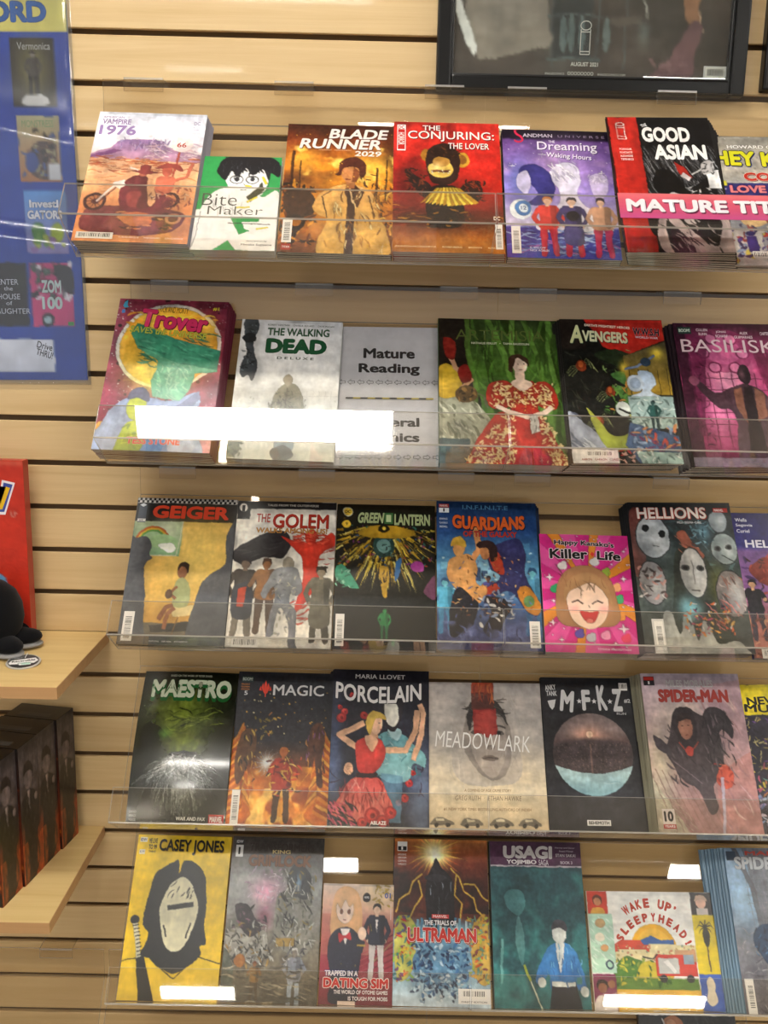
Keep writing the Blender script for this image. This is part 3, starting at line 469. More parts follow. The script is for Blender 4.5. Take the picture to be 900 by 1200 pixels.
@art
def red_gown():
    A = Art(196, 272, seed=11); A.bg('#3c5a22'); A.grad([(0, '#2b3a1c'), (40, '#3f6024'), (100, '#3c5a24')]); A.spl([(0, -5), (26, -5), (24, 30), (34, 60), (30, 104), (-4, 104)], '#1c1813')
    for x0, x1, x2, c in ((30, 44, 62, '#20300f'), (40, 60, 84, '#5d8436'), (54, 70, 100, '#24360f'), (70, 86, 104, '#5a8034'), (84, 98, 108, '#24380f'), (24, 30, 42, '#567a30'), (62, 66, 70, '#6a9440'), (92, 96, 84, '#6a9440')):
        A.line([(x0, -2), (x1-6, 24), (x1, 50), (x2-14, 80), (x2, 104)], 4.2, c, .75)
    A.strokes(60, (26, 0, 100, 60), ['#2a4014', '#4f7a2c', '#62903c'], (14, 34), (1, 3), (60, 110), .55)
    A.spl([(0, 56), (14, 54), (32, 62), (42, 74), (38, 88), (0, 88)], '#8d8f7c'); A.strokes(50, (0, 56, 40, 86), ['#b3b4a0', '#6c6e5c', '#565844'], (6, 14), (1, 2.4), (30, 80)); A.rect(0, 84, 24, 20, '#3a4c50')
    A.spl([(0, 36), (10, 34), (18, 42), (16, 54), (0, 56)], '#c9a832'); A.line([(6, 22), (14, 36), (26, 44), (18, 50)], 4, '#c99a78'); A.spl([(4, 14), (14, 18), (12, 30), (5, 26)], '#6e1d16'); A.ell(22, 54, 9, 6, '#5a4426'); A.strokes(16, (14, 50, 30, 58), ['#8a6a3a', '#2e2412'], (3, 6), (1, 2)); A.spl([(16, 36), (24, 34), (26, 44), (18, 46)], '#7a1e18')
    gold, red = '#e3c98c', '#a02a1c'
    A.spl([(58, 46), (50, 44), (40, 48), (38, 58), (44, 64), (56, 62), (62, 54)], red); A.spl([(78, 46), (86, 44), (94, 50), (96, 60), (88, 64), (78, 58)], red); A.poly([(54, 50), (62, 44), (76, 44), (82, 50), (78, 68), (58, 68)], red)
    A.poly([(54, 64), (80, 64), (104, 104), (18, 104), (30, 84), (44, 68)], red); A.poly([(60, 66), (76, 66), (90, 104), (58, 104)], '#9e2620')
    def ing(x, y): return (44-(y-50)*.3 < x < 92 and 46 < y < 62) or (y > 64 and 56-(y-64)*1.05 < x < 60) or (y > 66 and 78+(y-66)*.2 < x < 82+(y-64)*.6)
    A.strokes(900, (20, 46, 100, 100), [gold, '#ecd8a4', gold], (2.4, 5.5), (.8, 1.7), inside=ing); A.strokes(60, (56, 46, 80, 66), ['#c98a3a', '#7a1a12'], (1.5, 3), (.5, 1)); A.strokes(16, (62, 70, 86, 100), ['#86201a', '#b0342a'], (14, 26), (1, 2), (72, 84))
    A.rect(62, 36, 8, 9, '#d9bda8'); A.spl([(58, 46), (66, 42), (76, 46), (68, 51)], '#dcc2ae'); A.ell(66.5, 32.5, 6, 6, '#e0c6b2'); A.spl([(57, 36), (58, 28), (65, 25), (73, 28), (74, 34), (71, 31), (64, 28), (61, 34), (60, 38)], '#38241a'); A.line([(64, 32), (65, 32)], .7, '#333'); A.line([(69, 32), (70, 32)], .7, '#333'); A.line([(66, 36), (68.5, 36)], .8, '#a04030')
    A.line([(46, 62), (58, 66), (72, 69)], 4, '#dfc7b4'); A.line([(90, 62), (84, 66), (76, 68)], 4, '#dfc7b4'); A.poly([(72, 68), (79, 67), (80, 78), (73, 80)], '#c9c4bc'); A.strokes(8, (73, 69, 79, 78), ['#8a8880', '#efece6'], (3, 6), (.5, 1), (70, 110)); A.grain(.05)
    A.T('ARTEMISIA', 14, 8, 74, 7.5, '#55602f', b=-.005).T('NATHALIE FERLUT   •   TAMIA BAUDOUIN', 27, 17, 48, 1.5, '#d9d6c8', b=.02); return A
@art
def dark_panels():
    A = Art(168, 259, seed=12); A.bg('#121310'); A.poly([(24, 0), (100, 0), (100, 15), (58, 27), (40, 20)], '#a6241c'); A.rect(0, 0, 24, 22, '#1a1512'); A.strokes(50, (0, 24, 55, 96), ['#2a2c24', '#0a0a08', '#35382c'], (8, 18), (.6, 1.4))
    A.spl([(46, 22), (60, 24), (66, 30), (62, 38), (44, 32), (30, 26)], '#1f2a1a'); A.strokes(20, (36, 22, 66, 40), ['#8fae6a', '#20301a'], (5, 9), (.4, 1))
    for x, y, r in ((17, 34, 8), (42, 52, 7.5), (28, 72, 7)):
        for k in range(8): t = -.9+k*.26 if k < 4 else 2.3+(k-4)*.26; A.line([(x, y), (x+math.cos(t)*r*1.2, y+math.sin(t)*r*.9), (x+math.cos(t)*r*1.9, y+math.sin(t)*r*.5+5)], .6, '#96a06c')
        A.ell(x, y, r*.62, r*.48, '#8a3a1e'); A.ell(x-.5, y-1, r*.3, r*.25, '#d06a34')
    A.spl([(44, 40), (56, 38), (64, 44), (58, 48)], '#3f6a34'); A.spl([(48, 48), (60, 50), (66, 58), (56, 64), (50, 56)], '#4c7a3a'); A.strokes(30, (34, 44, 66, 68), ['#5c8c3c', '#27401e', '#d08a3a'], (5, 10), (.8, 2))
    A.spl([(0, 66), (14, 74), (34, 86), (40, 94), (20, 100), (0, 92)], '#8f96a6'); A.strokes(14, (0, 68, 34, 98), ['#5c6478', '#c0c6d0'], (10, 20), (1, 2), (30, 50)); A.spl([(18, 64), (26, 70), (40, 82), (58, 78), (56, 66), (64, 72), (62, 86), (46, 92), (30, 88)], '#b3b64a', c2='#7d8a30'); A.ell(52, 64, 7, 5, '#d6dcd4'); A.line([(48, 64), (58, 67)], 2, '#222')
    A.rect(58, 30, 42, 24, '#3a3420', c2='#6c5a22'); A.poly([(58, 27), (100, 16), (100, 54), (58, 54)], '#3e3a2a', c2='#a88a30'); 
    for k in range(5): A.line([(62+k*9, 36), (62+k*9, 54)], .6, '#2a2410')
    A.glow(90, 25, 6, 4, '#f4d84a', 1); A.glow(57, 35, 4, 4, '#f0d048', .9); A.line([(58, 36), (70, 34), (80, 30), (88, 26)], 2.4, '#6a7ea0'); A.ell(79, 31, 5, 3, '#26384a')
    A.spl([(70, 38), (82, 38), (86, 46), (80, 52), (92, 56), (88, 58), (78, 55), (66, 58), (60, 55), (72, 51)], '#9db4d0', c2='#c4d2e2'); A.ell(66, 46, 8, 6, '#b4c3d4'); A.ell(66, 46, 5.4, 4, '#92a4bc')
    A.rect(58, 55, 42, 22, '#8fa6a4', c2='#a9c0b8'); A.strokes(50, (58, 55, 100, 77), ['#c9d8d2', '#708884', '#5a706c'], (4, 10), (.8, 1.8)); A.person(80, 58, 20, '#1c2c30', '#2c4a48', '#244a46', '#203e44', 0)
    A.poly([(56, 73), (100, 82), (100, 104), (64, 104), (50, 88)], '#3f5a80'); A.strokes(50, (56, 76, 100, 92), ['#c44a3a', '#2c4878', '#6a2a5a', '#88a0c0', '#d98a50'], (5, 12), (1.2, 3)); A.rect(0, 91, 42, 10, '#d6d4d2'); A.poly([(58, 92), (100, 93), (100, 104), (66, 104)], '#9cb8b4'); A.strokes(14, (62, 92, 98, 100), ['#5a7a78', '#dfe8e6'], (5, 10), (1, 2)); A.strokes(12, (42, 90, 60, 99), ['#c8302c', '#e2b4a8'], (4, 8), (1, 2.4)); A.grain(.05)
    A.T("EARTH'S MIGHTIEST HEROES", 24, 4.2, 44, 2, '#efe7d4', b=.06, rot=4).T('A', 7, 3.8, 15, 14.5, '#cfd4a0', b=.07, shear=.1, sh='#2b4a3c').T('VENGERS', 20, 8.4, 45, 9, '#d6d9b4', b=.08, rot=3, sh='#2b4a3c').T('W.W.S.H', 70, 6, 26, 6, '#23202a', b=.08, out='#b89aa0', rot=3).T('WORLD WAR', 72, 12.4, 22, 1.6, '#c8d4e4', rot=3)
    A.bar(12, 92, 26, 4, seed=14); A.T('AARON   GARRON   CURIEL', 8, 97, 34, 1.4, '#8a2a20'); return A
@art
def magenta_hall():
    A = Art(168, 259, seed=13); A.grad([(0, '#2a0c1c'), (14, '#6c2148'), (40, '#c2477e'), (60, '#b03a70'), (100, '#5c1c3c')]); A.glow(44, 40, 22, 26, '#f0a6c8', .9); A.glow(30, 66, 12, 16, '#e58ab4', .7); A.rect(0, 0, 12, 100, '#26101e', .85)
    for k in range(6): A.line([(16+k*11, 26+abs(k-3)*5), (16+k*11, 92)], .8, '#6a1e44')
    for k in range(7): A.line([(12, 40+k*8), (80, 40+k*8)], .7, '#7a2450')
    A.ell(44, 20, 30, 16, '#8c2f5c', .6); A.ell(44, 20, 18, 10, '#d0689c', .6); 
    for k in range(6): t = k*1.05; A.ell(44+19*math.cos(t), 22+12*math.sin(t), 6.5, 4.2, '#7a2450'); A.ell(44+19*math.cos(t), 22+12*math.sin(t), 5.2, 3.3, '#d47aa6')
    A.poly([(10, 0), (30, 14), (14, 80), (10, 80)], '#5c1c3e', .8); A.poly([(70, 10), (100, 30), (100, 90), (84, 60)], '#5c1438', .8); A.strokes(40, (10, 14, 24, 96), ['#8a3a64', '#43122c'], (4, 9), (.5, 1.2)); A.strokes(30, (76, 20, 100, 80), ['#8a2c58', '#a03a6a'], (10, 20), (.6, 1.4), (60, 90))
    A.spl([(48, 46), (56, 44), (64, 44), (74, 48), (84, 56), (100, 58), (100, 66), (84, 64), (80, 80), (78, 100), (44, 100), (46, 70), (42, 62), (30, 60), (12, 44), (14, 40), (30, 50)], '#3c2430', c2='#54414a'); A.poly([(58, 46), (66, 46), (70, 100), (52, 100)], '#1e1016'); A.poly([(48, 48), (56, 46), (56, 72), (48, 60)], '#7a5040'); A.poly([(68, 46), (76, 50), (76, 66), (66, 70)], '#7a5040')
    A.ell(61, 37, 6, 7, '#241820'); A.glow(59, 37, 2.5, 3.5, '#6a4a54', .8); A.ell(12, 42, 5, 3.5, '#8a4a64'); A.rect(0, 94, 100, 6, '#8d8a9e', .8); A.grain(.05)
    A.VR(4, 3, 13, 5, '#1c3a34').T('BOOM!', 5, 4.2, 11, 2.6, '#cfe0d4', b=.06).T('CULLEN', 22, 4, 11, 2, '#eadce4').T('BUNN', 24, 7, 8, 2, '#eadce4').T('JONAS', 41, 5.4, 10, 2, '#eadce4').T('SCHARF', 40, 8.4, 12, 2, '#eadce4').T('ALEX', 64, 6, 8, 2, '#eadce4').T('GUIMARAES', 58, 9, 18, 2, '#eadce4').T('CHAPTER THREE', 84, 6, 15, 2.4, '#eadce4')
    A.T('BASILISK', 5, 12, 92, 9.5, '#d8c4cc', b=.005); return A
@art
def dark_room():
    A = Art(168, 259, seed=14); A.bg('#101013'); A.rect(0, 0, 100, 3.6, '#e8e6e4')
    for j in range(2):
        for i in range(44):
            if (i+j) % 2: A.VR(i*2.28, .2+j*1.7, 2.28, 1.7, '#151517')
    A.rect(0, 17, 100, 83, '#cfa552'); A.glow(66, 40, 34, 26, '#e0c268', .8); A.glow(50, 84, 50, 10, '#9a6c34', .5); A.rect(0, 17, 48, 24, '#aab88e', c2='#7fa87c'); A.line([(48, 17), (45, 41), (0, 41)], 1, '#c9c9a8'); A.glow(30, 24, 14, 8, '#e4e6c8', .8)
    for r, c in ((17, '#c0612e'), (15, '#d4ae3c'), (13, '#5f9a4a'), (11, '#9cb88c')):
        A.ell(20, 31, r, r*.62, c, 1, 0, a0=180, a1=360)
    A.spl([(20, 28), (32, 26), (44, 30), (44, 37), (30, 36), (20, 34)], '#9fc08a'); A.spl([(26, 34), (38, 32), (44, 36), (38, 39)], '#eef0e4')
    A.rect(0, 86, 100, 16, '#5a564e', .9); A.poly([(28, 88), (72, 84), (100, 88), (100, 90), (30, 92)], '#3a3834')
    A.poly([(46, 76), (78, 73), (74, 80), (50, 82)], '#d8c48c'); A.line([(54, 82), (50, 94)], 1, '#7a5c34'); A.line([(68, 80), (62, 94)], 1, '#7a5c34')
    A.ell(53.5, 51.5, 5, 5, '#8c5a3c'); A.spl([(49, 51), (49, 47), (54, 45), (59, 47), (59, 53), (56, 49), (52, 48)], '#2c1c14'); A.spl([(49, 58), (56, 56), (62, 62), (62, 74), (48, 75), (47, 66)], '#9fa472'); A.line([(50, 62), (44, 67), (50, 70)], 2.6, '#8c5a3c'); A.line([(48, 74), (42, 76), (36, 84)], 4.4, '#7e5034'); A.line([(50, 76), (44, 80), (42, 90)], 4, '#8c5a3c'); A.ell(43, 67, 3.6, 3, '#5a4432')
    A.spl([(-4, 34), (4, 29), (14, 28), (20, 34), (19, 40), (22, 43), (17, 46), (16, 52), (20, 66), (22, 84), (24, 104), (-4, 104)], '#4b4c50', c2='#55565a'); A.spl([(104, 18), (94, 22), (92, 30), (94, 44), (90, 48), (74, 58), (68, 74), (64, 104), (104, 104)], '#47484c', c2='#515256'); A.rect(0, 94, 100, 8, '#4c4e52', .9); A.grain(.03)
    A.T('GEIGER', 15.5, 5, 80, 10.5, '#d8482c', b=.09, rot=.5); A.V_([(2.5, 6), (10.5, 6), (10.5, 18), (2.5, 18)], '#3c4450').V_([(3, 5.4), (6.5, 4.2), (10, 5.4), (6.5, 6.8)], '#c9ccd2').VR(2.5, 15.4, 8, 2, '#d6d4d0').T('#4', 4, 15.8, 4, 1.4, '#333')
    A.bar(3.5, 79, 10, 19, True, 4); A.T('GEOFF JOHNS      GARY FRANK      BRAD ANDERSON', 30, 97.5, 36, 1.2, '#ddd'); A.finish(.25, .15, .03, .12); return A
@art
def pale_team():
    A = Art(168, 259, seed=15); A.grad([(0, '#dcd6ca'), (50, '#dad5c9'), (75, '#cfcabf'), (100, '#dedad2')]); A.rect(0, 0, 100, 5.5, '#151316'); A.rect(0, 0, 13, 13, '#151316')
    A.spl([(0, 42), (0, 36), (14, 29), (34, 22), (50, 22), (56, 30), (50, 40), (32, 40), (16, 44), (10, 46)], '#252225'); A.strokes(12, (6, 26, 50, 42), ['#3a3638', '#171417'], (10, 18), (.6, 1.4), (-30, 10))
    A.spl([(46, 25), (58, 28), (70, 29), (84, 28), (96, 22), (102, 30), (88, 36), (84, 44), (86, 58), (78, 66), (64, 78), (66, 66), (70, 54), (68, 40), (60, 34)], '#b8301f'); A.ell(76, 25, 6, 5.4, '#c43c28'); A.strokes(60, (60, 22, 92, 30), ['#a82418', '#d65038'], (4, 10), (.8, 1.6), (-20, 30)); A.strokes(40, (58, 58, 86, 84), ['#c03826'], (5, 12), (.8, 1.8), (-40, -10)); A.strokes(16, (80, 26, 100, 46), ['#b8301f'], (6, 12), (.6, 1.2), (-20, 20))
    A.person(13, 41, 52, '#241e22', '#7a6654', '#3a3430', '#6a6258'); A.spl([(3, 62), (10, 58), (20, 58), (22, 80), (4, 80)], '#2d3038'); A.poly([(8, 62), (16, 60), (14, 74), (8, 74)], '#a83c24')
    A.person(34, 41, 50, '#4a3020', '#8a5e3c', '#80552c', '#4c3a2c', .5); A.person(88, 46, 50, '#3a352c', '#8a7a64', '#5b5648', '#3c3830', coat=True); A.rect(83, 45.6, 11, 1.2, '#3a352c')
    A.ell(55, 44.5, 5.5, 5, '#8f8778'); A.spl([(40, 50), (48, 47), (62, 47), (68, 54), (70, 62), (64, 66), (60, 62), (58, 70), (66, 78), (66, 96), (68, 100), (60, 100), (58, 84), (50, 74), (46, 84), (44, 92), (38, 93), (40, 80), (44, 68), (42, 60), (34, 68), (30, 64), (36, 56)], '#7b7d80', c2='#62646c'); A.strokes(50, (42, 50, 66, 92), ['#a7a494', '#565a62', '#8f9092'], (2, 6), (.7, 1.6)); A.grain(.03)
    A.T('TALES FROM THE OUTERVERSE', 30, 2, 52, 1.6, '#d8d4cc', b=.03); A.ell(6, 5, 4, 3.2, '#e6e2da'); A.VR(4.6, 3.2, 3, 4.6, '#222'); A.T('#1', 5.5, 11.8, 3.4, 1.8, '#555')
    A.T('THE', 20, 9, 14, 6.5, '#a8321f', b=.03).T('GOLEM', 36, 8.5, 57, 11, '#b03020', b=.045, sh='#5a1a10', shd=(.4, .3)).T('WALKS AMONG US!', 20, 19, 72, 4, '#b8823c', b=.06, out='#6e4a24', ow=.02); A.bar(6, 94, 25, 6, seed=6); return A
@art
def gold_swarm():
    A = Art(168, 259, seed=16); A.bg('#111009'); gold = ['#d2a928', '#e8cc48', '#8c6a14', '#1a1408', '#efe07a', '#a8841c', '#241c08']
    for k in range(260):
        t = A.R.uniform(.12, math.pi-.12); r0 = A.R.uniform(6, 40); r1 = r0+A.R.uniform(6, 24); x, y = 50, 14
        y2 = y+math.sin(t)*r1*.95
        if y2 > 66: continue
        A.line([(x+math.cos(t)*r0*1.2, y+math.sin(t)*r0*.95), (x+math.cos(t)*r1*1.2, y2)], A.R.uniform(.8, 3), gold[A.R.randint(7)], 1, True)
    A.strokes(200, (4, 10, 96, 44), gold+['#2f6e60', '#8a3a86', '#b84a34', '#2d5aa0'], (2, 6), (.8, 2)); A.spl([(0, 46), (8, 44), (20, 54), (24, 60), (12, 58), (2, 54)], '#3f9c7a'); A.strokes(16, (0, 44, 22, 60), ['#8fd4b4', '#2c6c54'], (3, 7), (.8, 1.6))
    A.ell(82, 44, 7, 4, '#a23a90'); A.spl([(88, 62), (94, 54), (100, 50), (100, 66)], '#6a3a58'); A.spl([(60, 42), (66, 38), (64, 50), (60, 54)], '#3a78b8'); A.ell(48, 30, 11, 8, '#1d3f3a'); A.ell(48, 30, 7, 5, '#7fa8a4', .8); A.strokes(16, (40, 24, 58, 37), ['#0f2420', '#4c807a'], (3, 6), (.6, 1.4))
    A.spl([(44, 46), (50, 44), (54, 48), (52, 64), (48, 64)], '#c49a24'); A.strokes(10, (44, 46, 54, 62), ['#241a06', '#efd860'], (3, 8), (.6, 1.2), (70, 110)); A.spl([(22, 20), (50, 14), (80, 20), (66, 24), (34, 24)], '#b08a20'); A.ell(48, 17.5, 6, 2.8, '#1b1608'); A.ell(48, 17.5, 2, 1.2, '#e8cc48')
    A.person(50, 73, 20, '#1c5a34', '#2c8c4c', '#1f7a40', '#1a5c34'); A.rect(57, 93, 3.4, 4, '#1c7a3c'); A.rect(0, 0, 100, 15, '#1a160c', .55); A.grain(.04)
    A.ell(10.5, 5.5, 5.4, 3.4, '#d8dccb'); A.ell(10.5, 5.5, 4.4, 2.8, '#e4c13a'); A.T('DC', 7.6, 4.3, 6, 2.4, '#2a2612', b=.06); A.ell(9.5, 14.5, 4.6, 3, '#e0b93a'); A.T('9', 8.6, 13.2, 2.4, 2.4, '#2a2612')
    A.V_([(18, 14.5), (22, 4), (94, 6), (98, 16)], '#14180d').T('GREEN', 20, 5.5, 27, 8.6, '#b5c28e', b=.08, out='#2c4424', ow=.02, shear=.12).T('LANTERN', 58, 6.2, 37, 9, '#b5c28e', b=.08, out='#2c4424', ow=.02).V_([(48, 6), (57, 6), (57, 14), (48, 14)], '#3c6a3a').V_([(50, 7.4), (55, 7.4), (55, 12.6), (50, 12.6)], '#b9cc9a')
    A.bar(2.5, 77, 8.5, 21, True, 15); return A
@art
def blue_brawl():
    A = Art(168, 259, seed=17); A.grad([(0, '#132a4c'), (20, '#1d3d70'), (45, '#5591b8'), (70, '#3d5a86'), (85, '#3c4468'), (100, '#34375c')]); A.glow(50, 50, 26, 14, '#a4d0e0', .7)
    for k in range(26): x = A.R.uniform(0, 96); y = A.R.uniform(28, 70); A.rect(x, y, A.R.uniform(3, 8), A.R.uniform(4, 14), ['#4d86ae', '#223a66', '#79b6cf', '#2c4f80'][k % 4], .8)
    for k in range(30): A.rect(A.R.uniform(0, 96), A.R.uniform(30, 70), 3, 1.2, '#b8dbe4', .9)
    A.person(8, 54, 36, '#28507a', '#68b0c0', '#4d9ab8', '#3a7498'); A.person(93, 46, 44, '#28507a', '#68b0c0', '#4d8fb4', '#2c5a84'); A.person(50, 52, 26, '#1d1a24', '#5a3a30', '#4a4a8c', '#2a2a4a')
    skin = '#d89c5c'; A.spl([(12, 42), (22, 38), (34, 38), (40, 46), (38, 56), (46, 62), (40, 70), (28, 66), (18, 60), (10, 52)], skin); A.spl([(20, 60), (34, 66), (40, 72), (32, 86), (14, 92), (12, 76)], '#1e1c22'); A.line([(34, 42), (42, 34), (40, 22)], 6, '#d0905a'); A.ell(40, 20, 4, 3.4, skin); A.ell(22, 33, 6, 6, skin); A.spl([(14, 32), (16, 27), (24, 25), (29, 30), (28, 33), (20, 31)], '#c9a03a')
    A.spl([(52, 34), (66, 28), (82, 26), (88, 38), (86, 50), (94, 62), (98, 76), (88, 76), (72, 62), (56, 64), (50, 60), (62, 52), (52, 46)], '#2b2c58'); A.spl([(52, 38), (62, 36), (66, 50), (56, 48)], '#b03a24'); A.line([(60, 58), (50, 62), (40, 64)], 7, '#b8422a'); A.ell(44, 62, 5, 4, '#d89c5c'); A.ell(48, 35, 5.5, 5.5, '#b87a4c'); A.spl([(40, 30), (48, 27), (58, 30), (60, 38), (54, 42), (50, 33), (42, 33)], '#2b1a1a'); A.spl([(78, 62), (88, 58), (100, 70), (96, 77), (86, 74)], '#b8792c'); A.ell(89, 68, 5, 3.6, '#5c8050')
    A.spl([(46, 66), (60, 66), (72, 70), (64, 82), (56, 92), (44, 88), (52, 76)], '#241f22'); A.strokes(90, (14, 38, 92, 80), ['#e8b878', '#8c5028', '#1a1a2c', '#5c70a8', '#c87c40'], (2, 6), (.5, 1.2)); A.strokes(26, (40, 62, 76, 84), ['#d8d2c8', '#8c9cb8'], (4, 9), (1, 3)); A.cloud('#5a628c', 6, 8, .5, .7, .7, 5, (0, 82, 100, 100)); A.strokes(40, (0, 84, 100, 100), ['#262a4c', '#5b648e'], (5, 12), (.8, 1.8)); A.grain(.05)
    A.VR(2.5, 2, 10, 2.4, '#c43c34').T('MARVEL', 3.2, 2.5, 8.4, 1.5, '#eee', b=.05).VR(2.5, 4.8, 10, 3.4, '#dfe2e6').T('1', 6.5, 5.2, 1.8, 2.4, '#222')
    A.T('I.N.F.I.N.I.T.E', 26, 2.4, 46, 3.2, '#5488b0', b=.03).T('GUARDIANS', 15, 8.5, 74, 11, '#e0662a', b=.1, out='#1a1420', ow=.035, arc=-1.5, sh='#12203c').T('OF THE GALAXY', 26, 20.6, 55, 4.6, '#b8372a', b=.09, out='#181420', ow=.03)
    for k, t in enumerate(('EWING', 'FLAVIANO', 'BREDWELL')): A.T(t, 3, 12+k*2.8, 8, 1.4, '#dfe4ea')
    A.VR(86, 80, 13, 22, '#d9d7d4').bar(88, 81, 10, 17, True, 19); return A
@art
def pink_life():
    A = Art(130, 186, seed=18); A.rays(50, 48, 22, '#c8277e', '#dc4f9a'); A.strokes(1, (0, 0, 1, 1), ['#c8277e']); 
    for k in (1, 6, 9, 14, 17, 20): t = k/22*6.283; A.poly([(50, 48), (50+90*math.cos(t), 48+90*math.sin(t)), (50+90*math.cos(t+.2), 48+90*math.sin(t+.2))], '#d8862c')
    A.dots(60, (0, 0, 100, 100), ['#f6d4e6', '#f9e6ef'], (.5, 1.3)); 
    def star(x, y, r): A.poly([(x+(r if i % 2 == 0 else r*.28)*math.cos(i*math.pi/4), y+(r if i % 2 == 0 else r*.28)*math.sin(i*math.pi/4)/A.asp) for i in range(8)], '#f7e9ef')
    for x, y, r in ((9, 38, 6), (91, 38, 5), (86, 80, 7), (10, 76, 5), (94, 14, 3), (12, 58, 4), (88, 62, 3), (18, 90, 4), (76, 92, 3)): star(x, y, r)
    for x, y, c in ((24, 28, '#efe8e4'), (60, 24, '#ded8d8'), (72, 33, '#8fa83c'), (82, 46, '#e0a070'), (14, 48, '#2f9a62'), (84, 56, '#4ca870'), (84, 70, '#e2913c'), (38, 85, '#5a4aa0'), (66, 86, '#e090b0'), (50, 88, '#b8b4bc'), (88, 88, '#d84060')):
        A.ell(x, y, 5.5, 3.4, c); A.ell(x+2, y-2.4, 3, 2.2, c)
    # plain round laughing face
    A.spl([(14, 60), (18, 42), (30, 31), (48, 27), (66, 31), (78, 42), (82, 58), (84, 70), (78, 77), (64, 79), (28, 79), (16, 74)], '#a47752'); A.spl([(26, 56), (30, 42), (50, 37), (68, 44), (72, 60), (66, 74), (50, 81), (32, 74)], '#f0cdb4'); A.spl([(24, 58), (26, 44), (40, 35), (58, 34), (72, 44), (76, 60), (66, 48), (54, 42), (40, 46), (30, 50)], '#a98058')
    A.strokes(14, (20, 32, 78, 50), ['#8f6442'], (10, 20), (.4, .8), (50, 120)); A.line([(32, 59), (38, 57), (44, 60)], 1.3, '#4a2c24'); A.line([(54, 60), (60, 57), (66, 59)], 1.3, '#4a2c24'); A.glow(34, 64, 6, 3.2, '#ea9a90', .8, 2); A.glow(66, 64, 6, 3.2, '#ea9a90', .8, 2); A.spl([(40, 66), (50, 67), (60, 66), (56, 74), (50, 76), (44, 73)], '#c23a3a'); A.ell(50, 74, 4, 2, '#e07a70'); A.line([(50, 61), (51, 63)], .6, '#a8705a')
    A.T("Happy Kanako's", 16, 5.5, 68, 6.2, '#1c1a1c', b=.06, out='#f6eef2', ow=.05, rot=2, arc=.8).T('Killer', 10, 12.5, 44, 9.5, '#1c1a1c', b=.06, out='#f6eef2', ow=.05).T('Life', 63, 14, 28, 8.5, '#1c1a1c', b=.06, out='#f6eef2', ow=.05, rot=3).V_([(56, 17), (58.5, 15), (61, 17), (58.5, 19.4)], '#d8402c').T('TOSHIYA WAKABAYASHI', 56, 96, 36, 1.8, '#fbe9f2'); A.finish(.2, .35, .015, .06); return A
